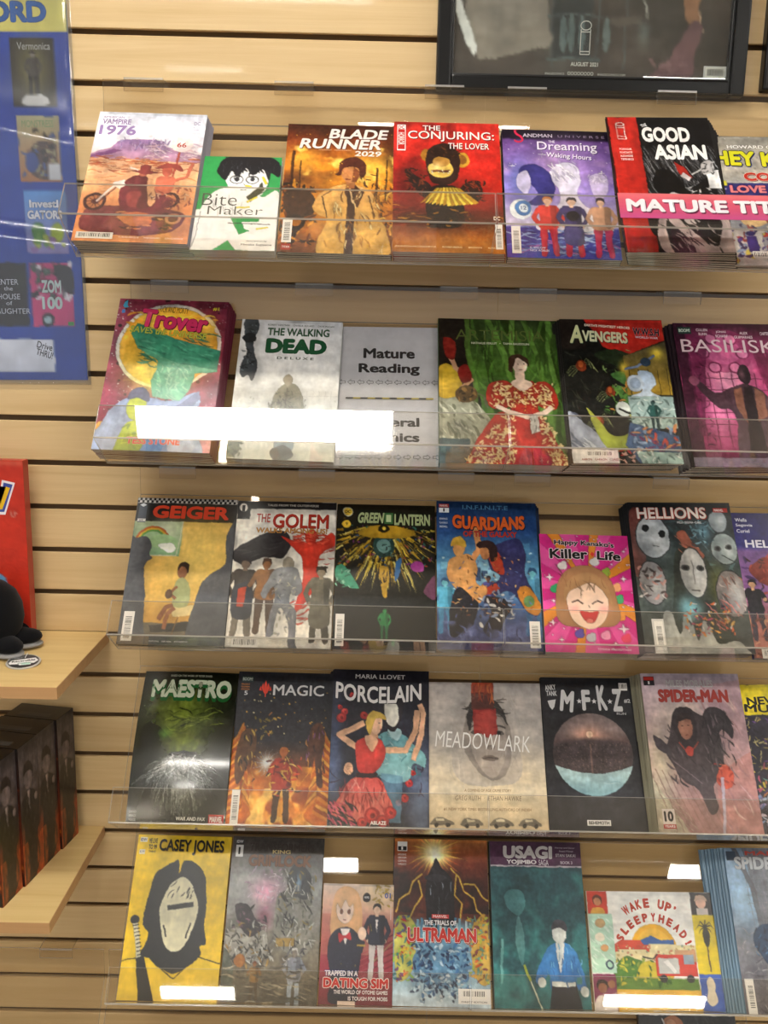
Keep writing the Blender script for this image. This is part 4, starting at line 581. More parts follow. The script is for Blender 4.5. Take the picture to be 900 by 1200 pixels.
@art
def grey_masks():
    A = Art(172, 260, seed=19); A.grad([(0, '#181a1e'), (30, '#2f3a3c'), (60, '#3a4440'), (100, '#3c3e3e')]); A.strokes(60, (40, 8, 100, 60), ['#4c6468', '#2c3c40', '#1c2426', '#5f8088'], (6, 18), (1, 2.6)); A.spl([(0, 10), (10, 6), (12, 40), (0, 50)], '#8c3a30', .5)
    A.spl([(38, 40), (44, 32), (60, 30), (70, 40), (78, 60), (82, 104), (20, 104), (26, 84), (34, 60)], '#2a2f2a'); A.glow(78, 60, 8, 16, '#8a8c3c', .6); A.spl([(44, 22), (52, 20), (60, 30), (68, 36), (60, 40), (50, 32)], '#a85a44', .8); A.strokes(16, (44, 22, 66, 38), ['#c87a60', '#5c2c22'], (5, 10), (.6, 1.2), (20, 50))
    for x, y, rx, ry, c in ((21, 24, 17, 15, '#9fa6ac'), (86, 13, 9, 8, '#8b969c'), (88, 32, 13, 11, '#93a09f'), (55, 48, 13, 17, '#b0aeaa'), (15, 55, 13, 15, '#8e8a8a'), (88, 62, 15, 16, '#7c7472')):
        A.ell(x, y, rx, ry, '#26292c'); A.ell(x, y, rx*.94, ry*.95, c); A.glow(x+rx*.3, y, rx*.4, ry*.6, '#c9cccd', .7); A.glow(x-rx*.6, y+ry*.4, rx*.35, ry*.5, '#55595c', .6)
    for x, y in ((15, 18), (30, 22)): A.ell(x, y, 3.4, 2.6, '#17191b')
    for x, y, w in ((48, 45, 5), (62, 45, 5), (82, 32, 4), (92, 31, 4)): A.ell(x, y, w*.8, w*.42, '#4b4b4c'); A.ell(x, y, w*.4, w*.26, '#1c1c1c')
    A.line([(51, 60), (59, 60)], 1, '#55504e'); A.line([(55, 40), (55, 56)], .6, '#7d7a78'); A.line([(84, 36), (98, 42)], .8, '#34403f'); A.line([(20, 30), (26, 31)], .6, '#44484a')
    A.strokes(36, (2, 44, 30, 66), ['#c08a80', '#6e4c4a', '#bdb8b4', '#3a3030'], (4, 9), (1, 2.4)); A.strokes(30, (76, 50, 100, 76), ['#4c403e', '#a89c98', '#8c5c50'], (6, 12), (.7, 1.6), (40, 80)); A.glow(70, 20, 6, 6, '#6fa0b4', .8); A.strokes(24, (58, 12, 78, 30), ['#88b4c4', '#274450'], (4, 8), (.6, 1.4))
    A.spl([(20, 78), (28, 74), (34, 88), (40, 76), (46, 76), (50, 92), (56, 80), (62, 82), (68, 94), (84, 92), (92, 96), (92, 104), (20, 104)], '#8d8f8c', c2='#a3a39c'); A.glow(46, 72, 9, 7, '#8fd0dc', .9); A.strokes(80, (40, 68, 86, 90), ['#c8842c', '#d86a3a', '#2c2030', '#e0b060', '#a83c5c', '#d8d0c8'], (2, 7), (.8, 2)); A.strokes(14, (60, 66, 92, 84), ['#b85048', '#d88078'], (8, 16), (.5, 1), (30, 70))
    A.grain(.04); A.T('HELLIONS', 8, 3.2, 68, 8.5, '#d8d4ce', b=.05, out='#b34028', ow=.03, sh='#7a2418', rot=-.5).VR(83, 3.8, 14, 3, '#a82c28').T('MARVEL', 84, 4.4, 9, 1.8, '#eee', b=.05).T('WELLS • SEGOVIA • CURIEL', 46, 13.2, 24, 1.5, '#ddd')
    A.V_([(9, 78.5), (20, 78.5), (20, 100), (9, 100)], '#cfcdc9').bar(11, 80, 8, 18, True, 21); return A
@art
def purple_gala():
    A = Art(168, 259, seed=20); A.grad([(0, '#14144e'), (24, '#1c1c66'), (28, '#6d4a86'), (55, '#8a5a96'), (75, '#a06058'), (100, '#8c5a50')]); A.strokes(60, (0, 30, 100, 66), ['#c39ad0', '#3a2458', '#a83c34', '#55306e', '#e4c8e8'], (5, 14), (1.2, 3)); A.spl([(10, 40), (30, 32), (46, 40), (40, 54), (20, 50)], '#7a2a20'); A.strokes(20, (10, 32, 50, 54), ['#b04030', '#3c1410'], (4, 9), (1, 2))
    for x, y in ((10, 48), (34, 56), (66, 50), (90, 58)): A.person(x, y, 40, '#17121a', '#d8a880', '#1a1820', '#2c2638', .5)
    A.strokes(60, (0, 74, 100, 99), ['#c87a58', '#6a3428', '#d8a078', '#3c2030'], (4, 10), (1, 2.4)); A.grain(.04)
    A.T('Wells', 4, 4, 12, 2.6, '#dcdcec').T('Segovia', 4, 8, 17, 2.6, '#dcdcec').T('Curiel', 4, 12, 13, 2.6, '#dcdcec').T('HELLFIRE GALA', 10, 19.5, 100, 6, '#e2e0ee', b=.05); A.bar(8, 94, 30, 6, seed=22); return A
@art
def green_scowl():
    A = Art(167, 260, seed=21); A.bg('#10140c'); A.glow(46, 32, 34, 18, '#5d6e22', .95); A.glow(38, 24, 20, 8, '#8a9a3a', .5); A.strokes(30, (30, 24, 90, 40), ['#2c3810', '#7c8c34'], (8, 18), (.6, 1.4), (-40, 30)); A.spl([(12, 36), (26, 40), (40, 50), (30, 56), (12, 52), (4, 44)], '#0a0d06', .8); A.glow(50, 50, 18, 7, '#8f9a30', .95); A.spl([(40, 46), (50, 43), (62, 47), (66, 52), (52, 55), (38, 53)], '#5c6a1c'); A.glow(30, 43, 8, 3, '#7ab04a', .6)
    A.spl([(38, 56), (66, 55), (60, 64), (50, 66)], '#141610'); rr = A.R
    for k in range(330):
        t = rr.uniform(0, math.pi); x0 = 50+rr.uniform(-16, 16); y0 = 58+rr.uniform(-2, 12); L = rr.uniform(18, 44); q = rr.randint(5)
        A.line([(x0, y0), (x0+math.cos(t)*L*.6, y0+math.sin(t)*L*.25+2), (x0+math.cos(t)*L, y0+math.sin(t)*L*.8+6)], rr.uniform(.4, 1.3), ['#c9cbc8', '#9fa3a0', '#e6e6e2', '#6d716c', '#4a4e48'][q], .75, True)
    A.glow(50, 74, 13, 3, '#2a2c22', .8); A.glow(52, 86, 22, 9, '#a8a888', .3); A.rect(0, 96, 100, 6, '#34383a', .6); A.grain(.04)
    A.T('BASED ON THE WORK OF PETER DAVID', 28, 2.3, 44, 1.4, '#c8ccb8').T('MAESTRO', 9, 5, 86, 14.5, '#c4cdb4', b=.1, out='#22542c', ow=.02, sh='#1d5a2a', shd=(.2, 2.4), grow=0)
    A.T('WAR AND PAX', 50, 94.2, 30, 2.4, '#dcdcd8', b=.06, shear=.1).VR(83, 92.5, 15, 6, '#b02c2c').T('MARVEL', 84, 93.4, 13, 4, '#f0ecec', b=.08)
    for k, t in enumerate(('DAVID', 'PEKO', 'MUNOZ')): A.T(t, 3, 91+k*2.4, 7, 1.5, '#e0e0e0'); 
    A.finish(.5, .1, .08, .1); return A
@art
def fire_magic():
    A = Art(168, 262, seed=22); A.grad([(0, '#1c1d24'), (45, '#26242a'), (60, '#5c3018'), (72, '#b8641c'), (100, '#cf8230')]); A.cloud('#e8a23a', 5, 7, .42, .58, .85, 3, (0, 62, 100, 100)); A.cloud('#f4c868', 6, 8, .5, .62, .8, 7, (0, 76, 100, 100)); A.cloud('#7c2c10', 6, 8, .55, .66, .8, 12, (0, 60, 100, 100))
    for sx, x0 in ((1, 2), (-1, 98)):
        for k in range(22): y = 38+k*2.3; A.spl([(x0-sx*4, y+10), (x0+sx*(2+k*.5), y+4), (x0+sx*(6+A.R.uniform(0, 8)), y-4), (x0+sx*(9+k*.6), y+6), (x0+sx*4, y+14)], ['#d88428', '#b85a18', '#eaa840', '#8c3810'][k % 4], .85)
    A.dots(70, (6, 12, 96, 60), ['#d8a848', '#b8842c', '#e8d8a8'], (.3, 1.1)); A.strokes(20, (20, 28, 42, 44), ['#b06a2c', '#7c6a2c', '#c8a048'], (3, 7), (1, 2.4)); A.spl([(8, 42), (20, 38), (24, 50), (16, 64), (8, 74), (4, 60)], '#5a3a22'); A.strokes(24, (6, 40, 26, 76), ['#1c1614', '#a8742c', '#d8b054'], (5, 10), (.8, 1.6), (60, 120)); A.spl([(80, 36), (90, 34), (94, 44), (92, 60), (94, 74), (88, 72), (84, 56), (76, 52)], '#4a2a1c'); A.strokes(16, (76, 36, 95, 72), ['#7a4a70', '#2a1a18', '#b87a3c'], (5, 9), (.8, 1.6), (60, 120))
    A.glow(36, 60, 7, 5, '#f4ead8', 1); 
    for k in range(14): t = k*.45; A.line([(36, 60), (36+math.cos(t)*10, 60+math.sin(t)*7), (36+math.cos(t+.2)*15, 60+math.sin(t+.1)*10)], .7, '#d8dde2', 1, True)
    A.person(53, 50, 46, '#a85a1c', '#b0602c', '#8a2c1c', '#3c2418', .4); A.spl([(40, 62), (52, 58), (62, 64), (54, 76), (44, 78), (42, 70)], '#9c3420'); A.strokes(40, (38, 56, 74, 80), ['#e0a83c', '#5a1c14', '#c84c2c', '#241814', '#f0c860'], (4, 9), (.8, 2)); A.line([(56, 70), (70, 74), (80, 66), (78, 56)], .8, '#d88c2c'); A.grain(.05)
    red = '#d8402c'
    for dx, y0, y1, w in ((0, 5.5, 17, 1.4), (-2.8, 7.5, 14.5, 1.5), (2.8, 7.5, 14.5, 1.5), (-5.2, 9.5, 12.8, 1.3), (5.2, 9.5, 12.8, 1.3)): A.V_([(29+dx, y0), (29+dx+w, y0+3), (29+dx*.4+w*.6, y1), (29+dx*.4, y1), (29+dx-w, y0+3)], red)
    A.T('MAGIC', 37, 8.2, 54, 7.6, '#d6d4d4', b=.03).VR(3.5, 3, 12.5, 4, '#2c3a38').T('BOOM!', 4.5, 3.8, 10.5, 2.4, '#cfd8d0', b=.06).T('5', 7, 13, 4, 3, '#d8d8d8', b=.04)
    for k, t in enumerate(('MACKAY', 'GUARA', 'GONZAGA')): A.T(t, 3.5, 8+k*1.7, 9, 1.1, '#c8803c')
    A.bar(4, 77, 8, 21, True, 23); return A
@art
def red_dress():
    A = Art(168, 262, seed=23); A.bg('#15131a'); A.glow(60, 60, 60, 40, '#2a3046', .6); A.glow(92, 80, 14, 34, '#8aa0c4', .6); A.glow(4, 60, 8, 40, '#5b6f9c', .6); A.strokes(40, (4, 20, 96, 96), ['#2a1c2c', '#3a2438'], (8, 18), (.5, 1.2))
    def rose(x, y, r): A.ell(x, y, r, r*.62, '#9c2428'); A.ell(x-.6, y-.6, r*.62, r*.4, '#c84038'); A.ell(x+.4, y, r*.3, r*.2, '#7a1a20')
    for x, y, r in ((10, 32, 5), (13, 28, 3.6), (20, 17, 3), (33, 30, 4), (79, 62, 3.6), (80, 72, 4), (76, 81, 4), (84, 66, 2.6), (8, 25, 2.4), (70, 84, 3)): rose(x, y, r)
    A.spl([(46, 46), (58, 40), (74, 42), (84, 48), (96, 54), (96, 62), (84, 60), (80, 70), (60, 72), (46, 64)], '#5f98a0', c2='#86b4b8'); A.strokes(30, (46, 42, 92, 70), ['#a8ccd0', '#3c7480'], (4, 10), (.6, 1.4)); A.spl([(58, 40), (64, 37), (72, 40), (68, 46)], '#a8c8cc'); A.poly([(52, 66), (74, 68), (72, 96), (50, 96)], '#5a86a0', .7)
    A.spl([(50, 18), (58, 16), (72, 18), (72, 30), (64, 40), (54, 34)], '#211c22'); A.spl([(54, 22), (62, 21), (68, 24), (68, 34), (62, 37), (55, 32)], '#d8d4c8')
    sk = '#e8b490'; A.line([(84, 58), (92, 42), (94, 28), (90, 22)], 5.5, sk); A.line([(46, 52), (30, 52), (8, 43), (34, 35)], 6, sk); A.line([(56, 52), (76, 52), (86, 40), (88, 26)], 6, sk); A.rect(40, 40, 8, 9, '#dca684')
    A.spl([(26, 47), (38, 44), (52, 46), (56, 56), (46, 66), (30, 66), (26, 56)], '#c43c34', c2='#a8302c'); A.spl([(34, 44), (42, 43), (48, 46), (42, 53)], sk); A.spl([(24, 70), (48, 69), (58, 78), (64, 90), (40, 96), (4, 92), (10, 82)], '#cc4c44', c2='#e07468'); A.rect(27, 66.4, 21, 2.8, '#2a1416'); A.strokes(50, (10, 72, 60, 94), ['#a82c2c', '#e88a7a', '#8c2024'], (8, 18), (.6, 1.3), (60, 120))
    A.ell(46, 36, 6.2, 6, '#eec0a0'); A.spl([(36, 38), (36, 31), (44, 27), (54, 30), (55, 33), (46, 32), (42, 38), (40, 43)], '#c9a84e'); A.line([(48, 35), (50, 35)], .9, '#3a2c3c'); A.line([(50, 39), (52, 39)], .8, '#b03030'); A.ell(19, 64, 5, 4, sk); A.strokes(6, (14, 62, 22, 68), ['#c08a6c'], (3, 5), (.4, .7))
    A.strokes(60, (0, 84, 26, 98), ['#c03c5c', '#1c1620', '#e06a80'], (6, 12), (.8, 2), (20, 60)); 
    for x, y, r in ((44, 92, 8), (62, 90, 6), (54, 95, 6), (34, 96, 5)): rose(x, y, r)
    A.grain(.04); A.T('MARIA LLOVET', 23, 3, 52, 3, '#d8d4d4', b=.01).T('PORCELAIN', 2.5, 7.6, 90, 12, '#eae6e4', b=.05, arc=-3, sh='#1a1a20').T('ABLAZE', 42, 95, 16, 2.4, '#eceaea', b=.06); return A
@art
def hooded():
    A = Art(198, 250, seed=24); A.grad([(0, '#a39b96'), (40, '#b3aba2'), (70, '#c4b69c'), (100, '#c8b594')]); A.glow(56, 64, 24, 18, '#e0cba4', .6)
    A.spl([(20, 46), (26, 18), (44, 7), (62, 10), (74, 30), (80, 50), (78, 66), (60, 70), (34, 70), (22, 62)], '#a59c94', .7); A.strokes(60, (20, 10, 80, 68), ['#b8b0a6', '#938a82', '#cac2b4'], (14, 30), (.4, 1), (60, 120), .35)
    A.spl([(30, 40), (36, 18), (48, 11), (62, 16), (72, 34), (70, 56), (60, 66), (46, 64), (34, 52)], '#857c74'); A.spl([(36, 34), (42, 22), (56, 20), (66, 30), (68, 46), (62, 60), (54, 65), (45, 60), (38, 48)], '#a2968c'); A.glow(60, 50, 8, 10, '#b8aba0', .7); A.spl([(34, 26), (38, 14), (52, 9), (64, 16), (70, 30), (62, 22), (48, 20), (40, 26), (36, 34)], '#2b2624')
    for x in (42, 62): A.ell(x, 35, 4.6, 1.6, '#4d4642'); A.ell(x, 35, 1.8, 1.3, '#1e1a18'); A.line([(x-5, 31.5), (x, 30), (x+5, 31.5)], 1.2, '#4a423e')
    A.spl([(50, 44), (53, 43.4), (57, 44), (56, 46), (51, 46)], '#6c625a', .8); A.spl([(46, 52), (53, 50.4), (61, 52), (54, 54.6)], '#70625a', .9); A.line([(47, 52.2), (60, 52.2)], .6, '#443a36')
    A.strokes(40, (38, 22, 66, 62), ['#b3a79c', '#8d8178', '#9a8e84'], (4, 9), (.6, 1.4), (60, 120), .5); A.strokes(30, (34, 10, 68, 24), ['#1c1816', '#4a423e'], (6, 12), (.6, 1.2), (-20, 40), .8); A.rect(38.5, -1, 20, 9, '#9c3c1c'); A.rect(40, 18, 20, 18, '#a02018', .82); A.poly([(46, 36), (58, 36), (52, 39)], '#a02018', .8); A.rect(38.5, 7, 20, 12, '#4c1c12', .8); A.strokes(20, (39, 0, 58, 12), ['#b8602c', '#7a2c14'], (5, 12), (.6, 1.4), (70, 110)); A.grain(.03)
    A.T('MEADOWLARK', 6, 35.5, 82, 11, '#f6f3ee', b=-.005, shear=.06, rot=3).T('A COMING OF AGE CRIME STORY', 30, 72.6, 40, 1.8, '#8c6c4c', shear=.1).T('GREG RUTH  ·  ETHAN HAWKE', 22, 77, 56, 3, '#5c4634', b=-.005, shear=.1).T("#1 NEW YORK TIMES BESTSELLING AUTHORS OF INDEH", 12, 84.8, 74, 2, '#8c6c4c', shear=.1)
    for x in (2, 27, 52, 76): A.spl([(x, 94), (x+4, 91.5), (x+11, 91.5), (x+17, 94), (x+17, 96), (x, 96)], '#6c6458'); A.rect(x+4, 92, 7, 1.6, '#c9bea4'); A.ell(x+4, 96, 1.8, 1.4, '#2c2824'); A.ell(x+13, 96, 1.8, 1.4, '#2c2824')
    A.finish(.5, .12, .04, .1); return A
@art
def orb_city():
    A = Art(164, 262, seed=25); A.bg('#232327'); A.glow(50, 82, 50, 14, '#34343a', .8); A.ell(50, 50.5, 42, 26.5, '#5d4a48'); sky = lambda: None
    m = (((A.U-50)/42)**2+((A.V-50.5)/26.5)**2) < 1
    A._mix(m*np.clip((43-A.V)/8, 0, 1), '#7c6c6a'); A.glow(48, 38, 16, 5, '#d8a088', .8); A.ell(48, 38, 3.6, 2.2, '#f0cdb0'); A._mix(m*np.clip((A.V-39-((A.U-50)/20)**2)/3, 0, 1)*.92, '#463c3e'); 
    A.strokes(420, (12, 43, 88, 66), ['#5e5050', '#342c30', '#6d5c58', '#7c6a64'], (.8, 2.4), (.5, 1), inside=lambda x, y: ((x-50)/40)**2+((y-50.5)/25)**2 < 1); A.rect(47, 44, 1.8, 22, '#776058', .8)
    # pale crescent rim at the lower edge in place of the printed character
    low = m & (A.V > 57+6*np.cos((A.U-50)/42*1.5)); g = np.clip((A.V-57)/20, 0, 1); A._mix(low*1.0, '#7a9ea6'); A._mix(low*(1-g)*.7, '#c0d3d4')
    A.strokes(18, (10, 60, 90, 78), ['#a8c2c6', '#628890'], (8, 16), (.5, 1), (-10, 10), .4, inside=lambda x, y: ((x-50)/40)**2+((y-50.5)/25.5)**2 < 1 and y > 65); A.grain(.03)
    A.T('M', 19, 8, 16, 16, '#e0dfe0', b=.09, rot=8).T('F', 42, 7.5, 11, 15.5, '#e0dfe0', b=.09).T('K', 59, 4, 13, 19, '#e0dfe0', b=.09, rot=-3).T('Z', 74, 6.5, 14, 17, '#e0dfe0', b=.09).T('#2', 88, 14, 7, 3, '#d8d8d8', b=.05)
    for x in (40, 56, 73): A.V_([(x+3*math.cos(i*math.pi/5-math.pi/2)*(1 if i % 2 == 0 else .42), 16+3*math.sin(i*math.pi/5-math.pi/2)*(1 if i % 2 == 0 else .42)/A.asp) for i in range(10)], '#e0dfe0')
    A.T('ANKY', 4, 5, 12, 4, '#dcdcdc', b=.05, rot=-6).T('TANK', 5, 9.2, 12, 3.6, '#dcdcdc', b=.05).V_([(6, 16), (15, 15), (13, 20), (10.5, 22), (8, 20)], '#d0d0d0').T('RUN', 79, 23.2, 10, 1.6, '#ccc'); A.bar(84, 3.4, 9, 5, seed=2).VR(38, 91.5, 24, 3.4, '#dcdcdc').T('BEHEMOTH', 39.5, 92.1, 21, 2.2, '#222', b=.06); A.finish(.2, .2, .06, .1); return A
@art
def rooftop_leap():
    A = Art(172, 262, seed=26); A.grad([(0, '#a89aa6'), (30, '#a58c90'), (60, '#9b7c7a'), (100, '#8c6664')]); A.glow(36, 28, 22, 14, '#cfc0b0', .8); A.glow(10, 60, 14, 26, '#bdb89c', .7); A.poly([(60, 8), (100, 4), (100, 66), (74, 50)], '#b08c92', .7); A.poly([(62, 64), (100, 50), (100, 104), (60, 104)], '#a3706c', .8); A.poly([(0, 66), (34, 104), (0, 104)], '#9c9c84', .7)
    for k in range(9): A.line([(-2+k*6, 60+k*1), (20+k*7, 104)], .8, '#7c5c54', .7)
    for k in range(7): A.line([(0, 66+k*6), (34+k*3, 92+k*5)], .6, '#c8bca0', .6)
    A.strokes(40, (56, 10, 100, 100), ['#c29a9c', '#8c6468', '#d0b4a8'], (14, 30), (.8, 2), (50, 75), .6)
    A.spl([(20, 56), (16, 50), (22, 40), (30, 26), (42, 22), (52, 26), (62, 30), (72, 40), (72, 56), (66, 66), (58, 72), (60, 84), (52, 88), (44, 74), (30, 68)], '#332a2e', c2='#42363a'); A.strokes(44, (20, 28, 70, 70), ['#262024', '#584c50', '#3a3034'], (6, 14), (.8, 1.8), (30, 100)); A.spl([(58, 30), (64, 22), (78, 24), (86, 34), (84, 42), (76, 36), (68, 40)], '#2e272c'); A.spl([(6, 40), (18, 46), (20, 52), (8, 48)], '#3a3238')
    A.spl([(26, 34), (30, 24), (40, 22), (48, 26), (50, 38), (44, 48), (34, 46)], '#2a2226'); A.strokes(30, (56, 28, 84, 66), ['#6a5a60', '#1e191c'], (8, 18), (.8, 1.8), (40, 110)); A.line([(30, 44), (40, 52), (50, 44)], 1.2, '#8c3a30'); A.line([(22, 56), (34, 62), (48, 70)], 1, '#6c5c62'); A.ell(39, 35, 7, 8, '#8c6050'); A.glow(36, 34, 3, 4, '#b0806a', .8); A.line([(35, 34), (37, 34)], .8, '#3a2420'); A.line([(41, 34), (43, 34)], .8, '#3a2420'); A.line([(38, 40), (41, 40)], .7, '#6a3a30'); A.spl([(30, 33), (34, 27), (42, 26), (48, 32), (44, 30), (34, 31)], '#2a1e1e'); A.ell(40, 50, 4, 3, '#b0382c'); A.spl([(62, 66), (72, 58), (80, 64), (76, 72), (66, 72)], '#b84a34'); A.strokes(10, (62, 58, 80, 72), ['#8c2c24', '#d06a50'], (4, 8), (1, 2)); A.line([(68, 66), (66, 84), (62, 100)], 3, '#a9a8bc', .8); A.grain(.04)
    A.VR(2.5, 2, 11, 6, '#2c2a30').VR(3, 2.4, 10, 2.2, '#b8342c').T('1', 6.8, 5.2, 2, 2, '#ddd').T('MILES MORALES', 25, 4, 48, 5.4, '#b9b6b8', b=.07, out='#7c7074', ow=.01).T('SPIDER-MAN', 15, 10, 72, 9.5, '#a83c34', b=.1, out='#7e5a5a', ow=.02, grow=0)
    A.VR(5, 85, 12, 9, '#c8bcb4').T('10', 6, 85.8, 10, 7.2, '#241c1c', b=.1).VR(5, 94, 12, 2.6, '#9c2c24').T('YEARS', 6, 94.4, 10, 1.6, '#ddd'); return A
@art
def yellow_mutants():
    A = Art(168, 262, seed=27); A.bg('#211c2c'); A.rect(0, 0, 100, 21, '#d8c41c'); A.strokes(160, (0, 22, 100, 58), ['#7a6a34', '#a89248', '#16121c', '#5c2f80', '#c8b87a'], (4, 10), (.7, 1.8)); A.strokes(120, (0, 54, 100, 74), ['#c87a3c', '#b84a6a', '#d8c040', '#3a2858', '#5a9a8c'], (4, 9), (1, 2.6)); A.strokes(160, (0, 74, 100, 96), ['#7c94c0', '#b8c8dc', '#8c78a8', '#4c5c88', '#d8c8d8'], (3, 9), (1, 2.4)); A.ell(30, 64, 10, 5, '#c86a3c'); A.ell(70, 62, 9, 5, '#c8a03c')
    A.T('NEW', 8, 8, 36, 6, '#1c1a10', b=.07, rot=-3).T('MUTANTS', 4, 14, 86, 6, '#1c1a10', b=.07, rot=2); A.grain(.05); return A
@art
def yellow_mask():
    A = Art(170, 268, seed=28); Y = '#e3bf12'; K = '#141414'; A.bg(Y); A.grad([(0, '#e9c51c'), (60, '#e2bd10'), (100, '#e6c33a')])
    # black hood of hair with a plain pale plaque
    A.spl([(16, 54), (20, 34), (24, 24), (40, 17), (46, 16), (48, 24), (52, 16), (64, 17), (76, 26), (80, 44), (80, 56), (84, 66), (78, 68), (78, 74), (54, 84), (28, 76), (18, 74), (24, 62)], K); A.poly([(28, 28), (48, 22), (49, 26), (40, 26), (30, 36)], Y, 0); A.poly([(27, 33), (75, 33), (77, 36), (26, 36)], Y, 0)
    A.spl([(34, 40), (42, 30), (52, 26), (62, 30), (70, 40), (72, 48), (66, 62), (58, 70), (48, 71), (40, 66), (34, 54), (32, 46)], '#d9d4b2'); A.strokes(12, (36, 30, 68, 38), [K], (5, 10), (.5, 1), (100, 130)); 
    A.poly([(40, 44), (66, 41), (67, 44), (41, 47)], K, .9); A.line([(38, 56), (42, 63)], 1.4, K); A.line([(66, 54), (62, 63)], 1.4, K)
    A.line([(28, 76), (54, 87), (78, 74), (102, 78)], .8, K); A.line([(24, 74), (-2, 78)], .8, K)
    A.ell(8, 53, 4.6, 2.6, K); A.line([(9, 55), (17, 76)], 5, '#cfc9a8'); 
    for k in range(9): A.line([(7+k*1, 56.5+k*2.2), (13+k*.9, 55.6+k*2.2)], .9, K)
    A.poly([(14, 76), (22, 74), (32, 92), (38, 102), (22, 102), (18, 88)], '#19191b'); A.grain(.015)
    A.VR(2.5, 1.6, 7.5, 3, '#f0ead8').T('IDW', 3, 2.1, 6.4, 2, '#222', b=.05).VR(3, 9.4, 6, 3, '#efe6c8').T('$3.99', 3.4, 10.1, 5, 1.4, '#333').T('ME LIVE', 12, 2, 9, 3.4, K, b=.06).T('TO 99', 12, 6, 9, 3.4, K, b=.06).T('CASEY JONES', 23, 2, 70, 10.5, K, b=.06, sh='#c09a10'); A.T('TMNT', 12.5, 10, 8, 1.4, K, b=.05); A.finish(.3, .2, .03, .02); return A
@art
def grey_battle():
    A = Art(166, 268, seed=29); A.grad([(0, '#3a3430'), (12, '#4c4845'), (30, '#9a9c9a'), (60, '#76736a'), (80, '#6c6250'), (100, '#4f483c')]); A.glow(24, 30, 14, 10, '#b9bcb8', .8); A.glow(40, 34, 16, 9, '#d8a0bc', .9); A.glow(40, 50, 9, 7, '#a04a6c', .6); A.strokes(40, (20, 20, 60, 40), ['#c9b4c4', '#a88aa0', '#e4d4e0'], (4, 10), (.6, 1.6))
    A.spl([(52, 40), (58, 34), (70, 32), (76, 24), (86, 24), (90, 36), (88, 52), (92, 64), (84, 72), (64, 70), (52, 60)], '#77776f', c2='#8c8a80'); A.spl([(62, 24), (70, 16), (80, 18), (88, 26), (84, 38), (72, 36), (64, 32)], '#2b2f33'); A.glow(74, 28, 4, 5, '#8fb0cc', .9); A.strokes(70, (54, 20, 92, 70), ['#3c3e3e', '#a9a89e', '#c9c8be', '#55544c', '#8c7840'], (4, 10), (.7, 1.8))
    A.rect(54, 62, 20, 5, '#a8843a', .8); A.spl([(8, 44), (20, 42), (30, 50), (38, 58), (30, 62), (18, 58)], '#2c2028'); A.strokes(30, (8, 44, 44, 62), ['#5a3c4c', '#1c161c', '#9c6a80'], (4, 9), (.8, 2)); A.spl([(2, 60), (14, 56), (26, 62), (42, 58), (46, 70), (34, 78), (16, 74), (4, 72)], '#a3a096'); A.strokes(80, (0, 54, 50, 80), ['#5c5a54', '#c4c2b8', '#7c7668', '#33322e', '#a07e44'], (4, 10), (.8, 2))
    A.strokes(60, (54, 22, 92, 70), ['#efeee6', '#1c1c1e', '#55544c'], (5, 12), (.6, 1.4), (40, 120)); A.strokes(40, (2, 56, 46, 78), ['#e8e6dc', '#26241f'], (4, 10), (.6, 1.3)); A.person(75, 68, 34, '#e0dcd4', '#8c8074', '#8a8c94', '#9ca4ac', .2); A.strokes(20, (64, 66, 86, 78), ['#d8d4cc', '#5a5a60', '#3a3a40'], (3, 7), (.8, 1.6)); A.person(34, 76, 22, '#7a3c1c', '#8a5a34', '#7a5a2c', '#4a3c28', .6); A.ell(18, 76, 6, 4, '#a86a2c'); A.spl([(-2, 70), (8, 74), (12, 88), (0, 96)], '#4c5044'); A.strokes(60, (0, 78, 100, 100), ['#8c8068', '#4c463a', '#a89c84', '#5a5648'], (8, 18), (.7, 2), (-20, 20)); A.grain(.06)
    A.VR(3.5, 1.6, 9, 3, '#2a2a2c').T('IDW', 4.2, 2, 7.4, 2, '#ddd', b=.05).VR(4, 5.2, 8, 7.6, '#dcdcda').T('1', 6.4, 6.4, 2.8, 5, '#222', b=.05).T('TRANSFORMERS', 18, 3.2, 72, 6, '#3a3230', b=.07, out='#5c504a', ow=.01).T('KING', 44, 7.8, 20, 2.6, '#d8c690', b=.05).T('GRIMLOCK', 18, 10.6, 72, 8.4, '#7c5036', b=.1, out='#2c2420', ow=.02); return A
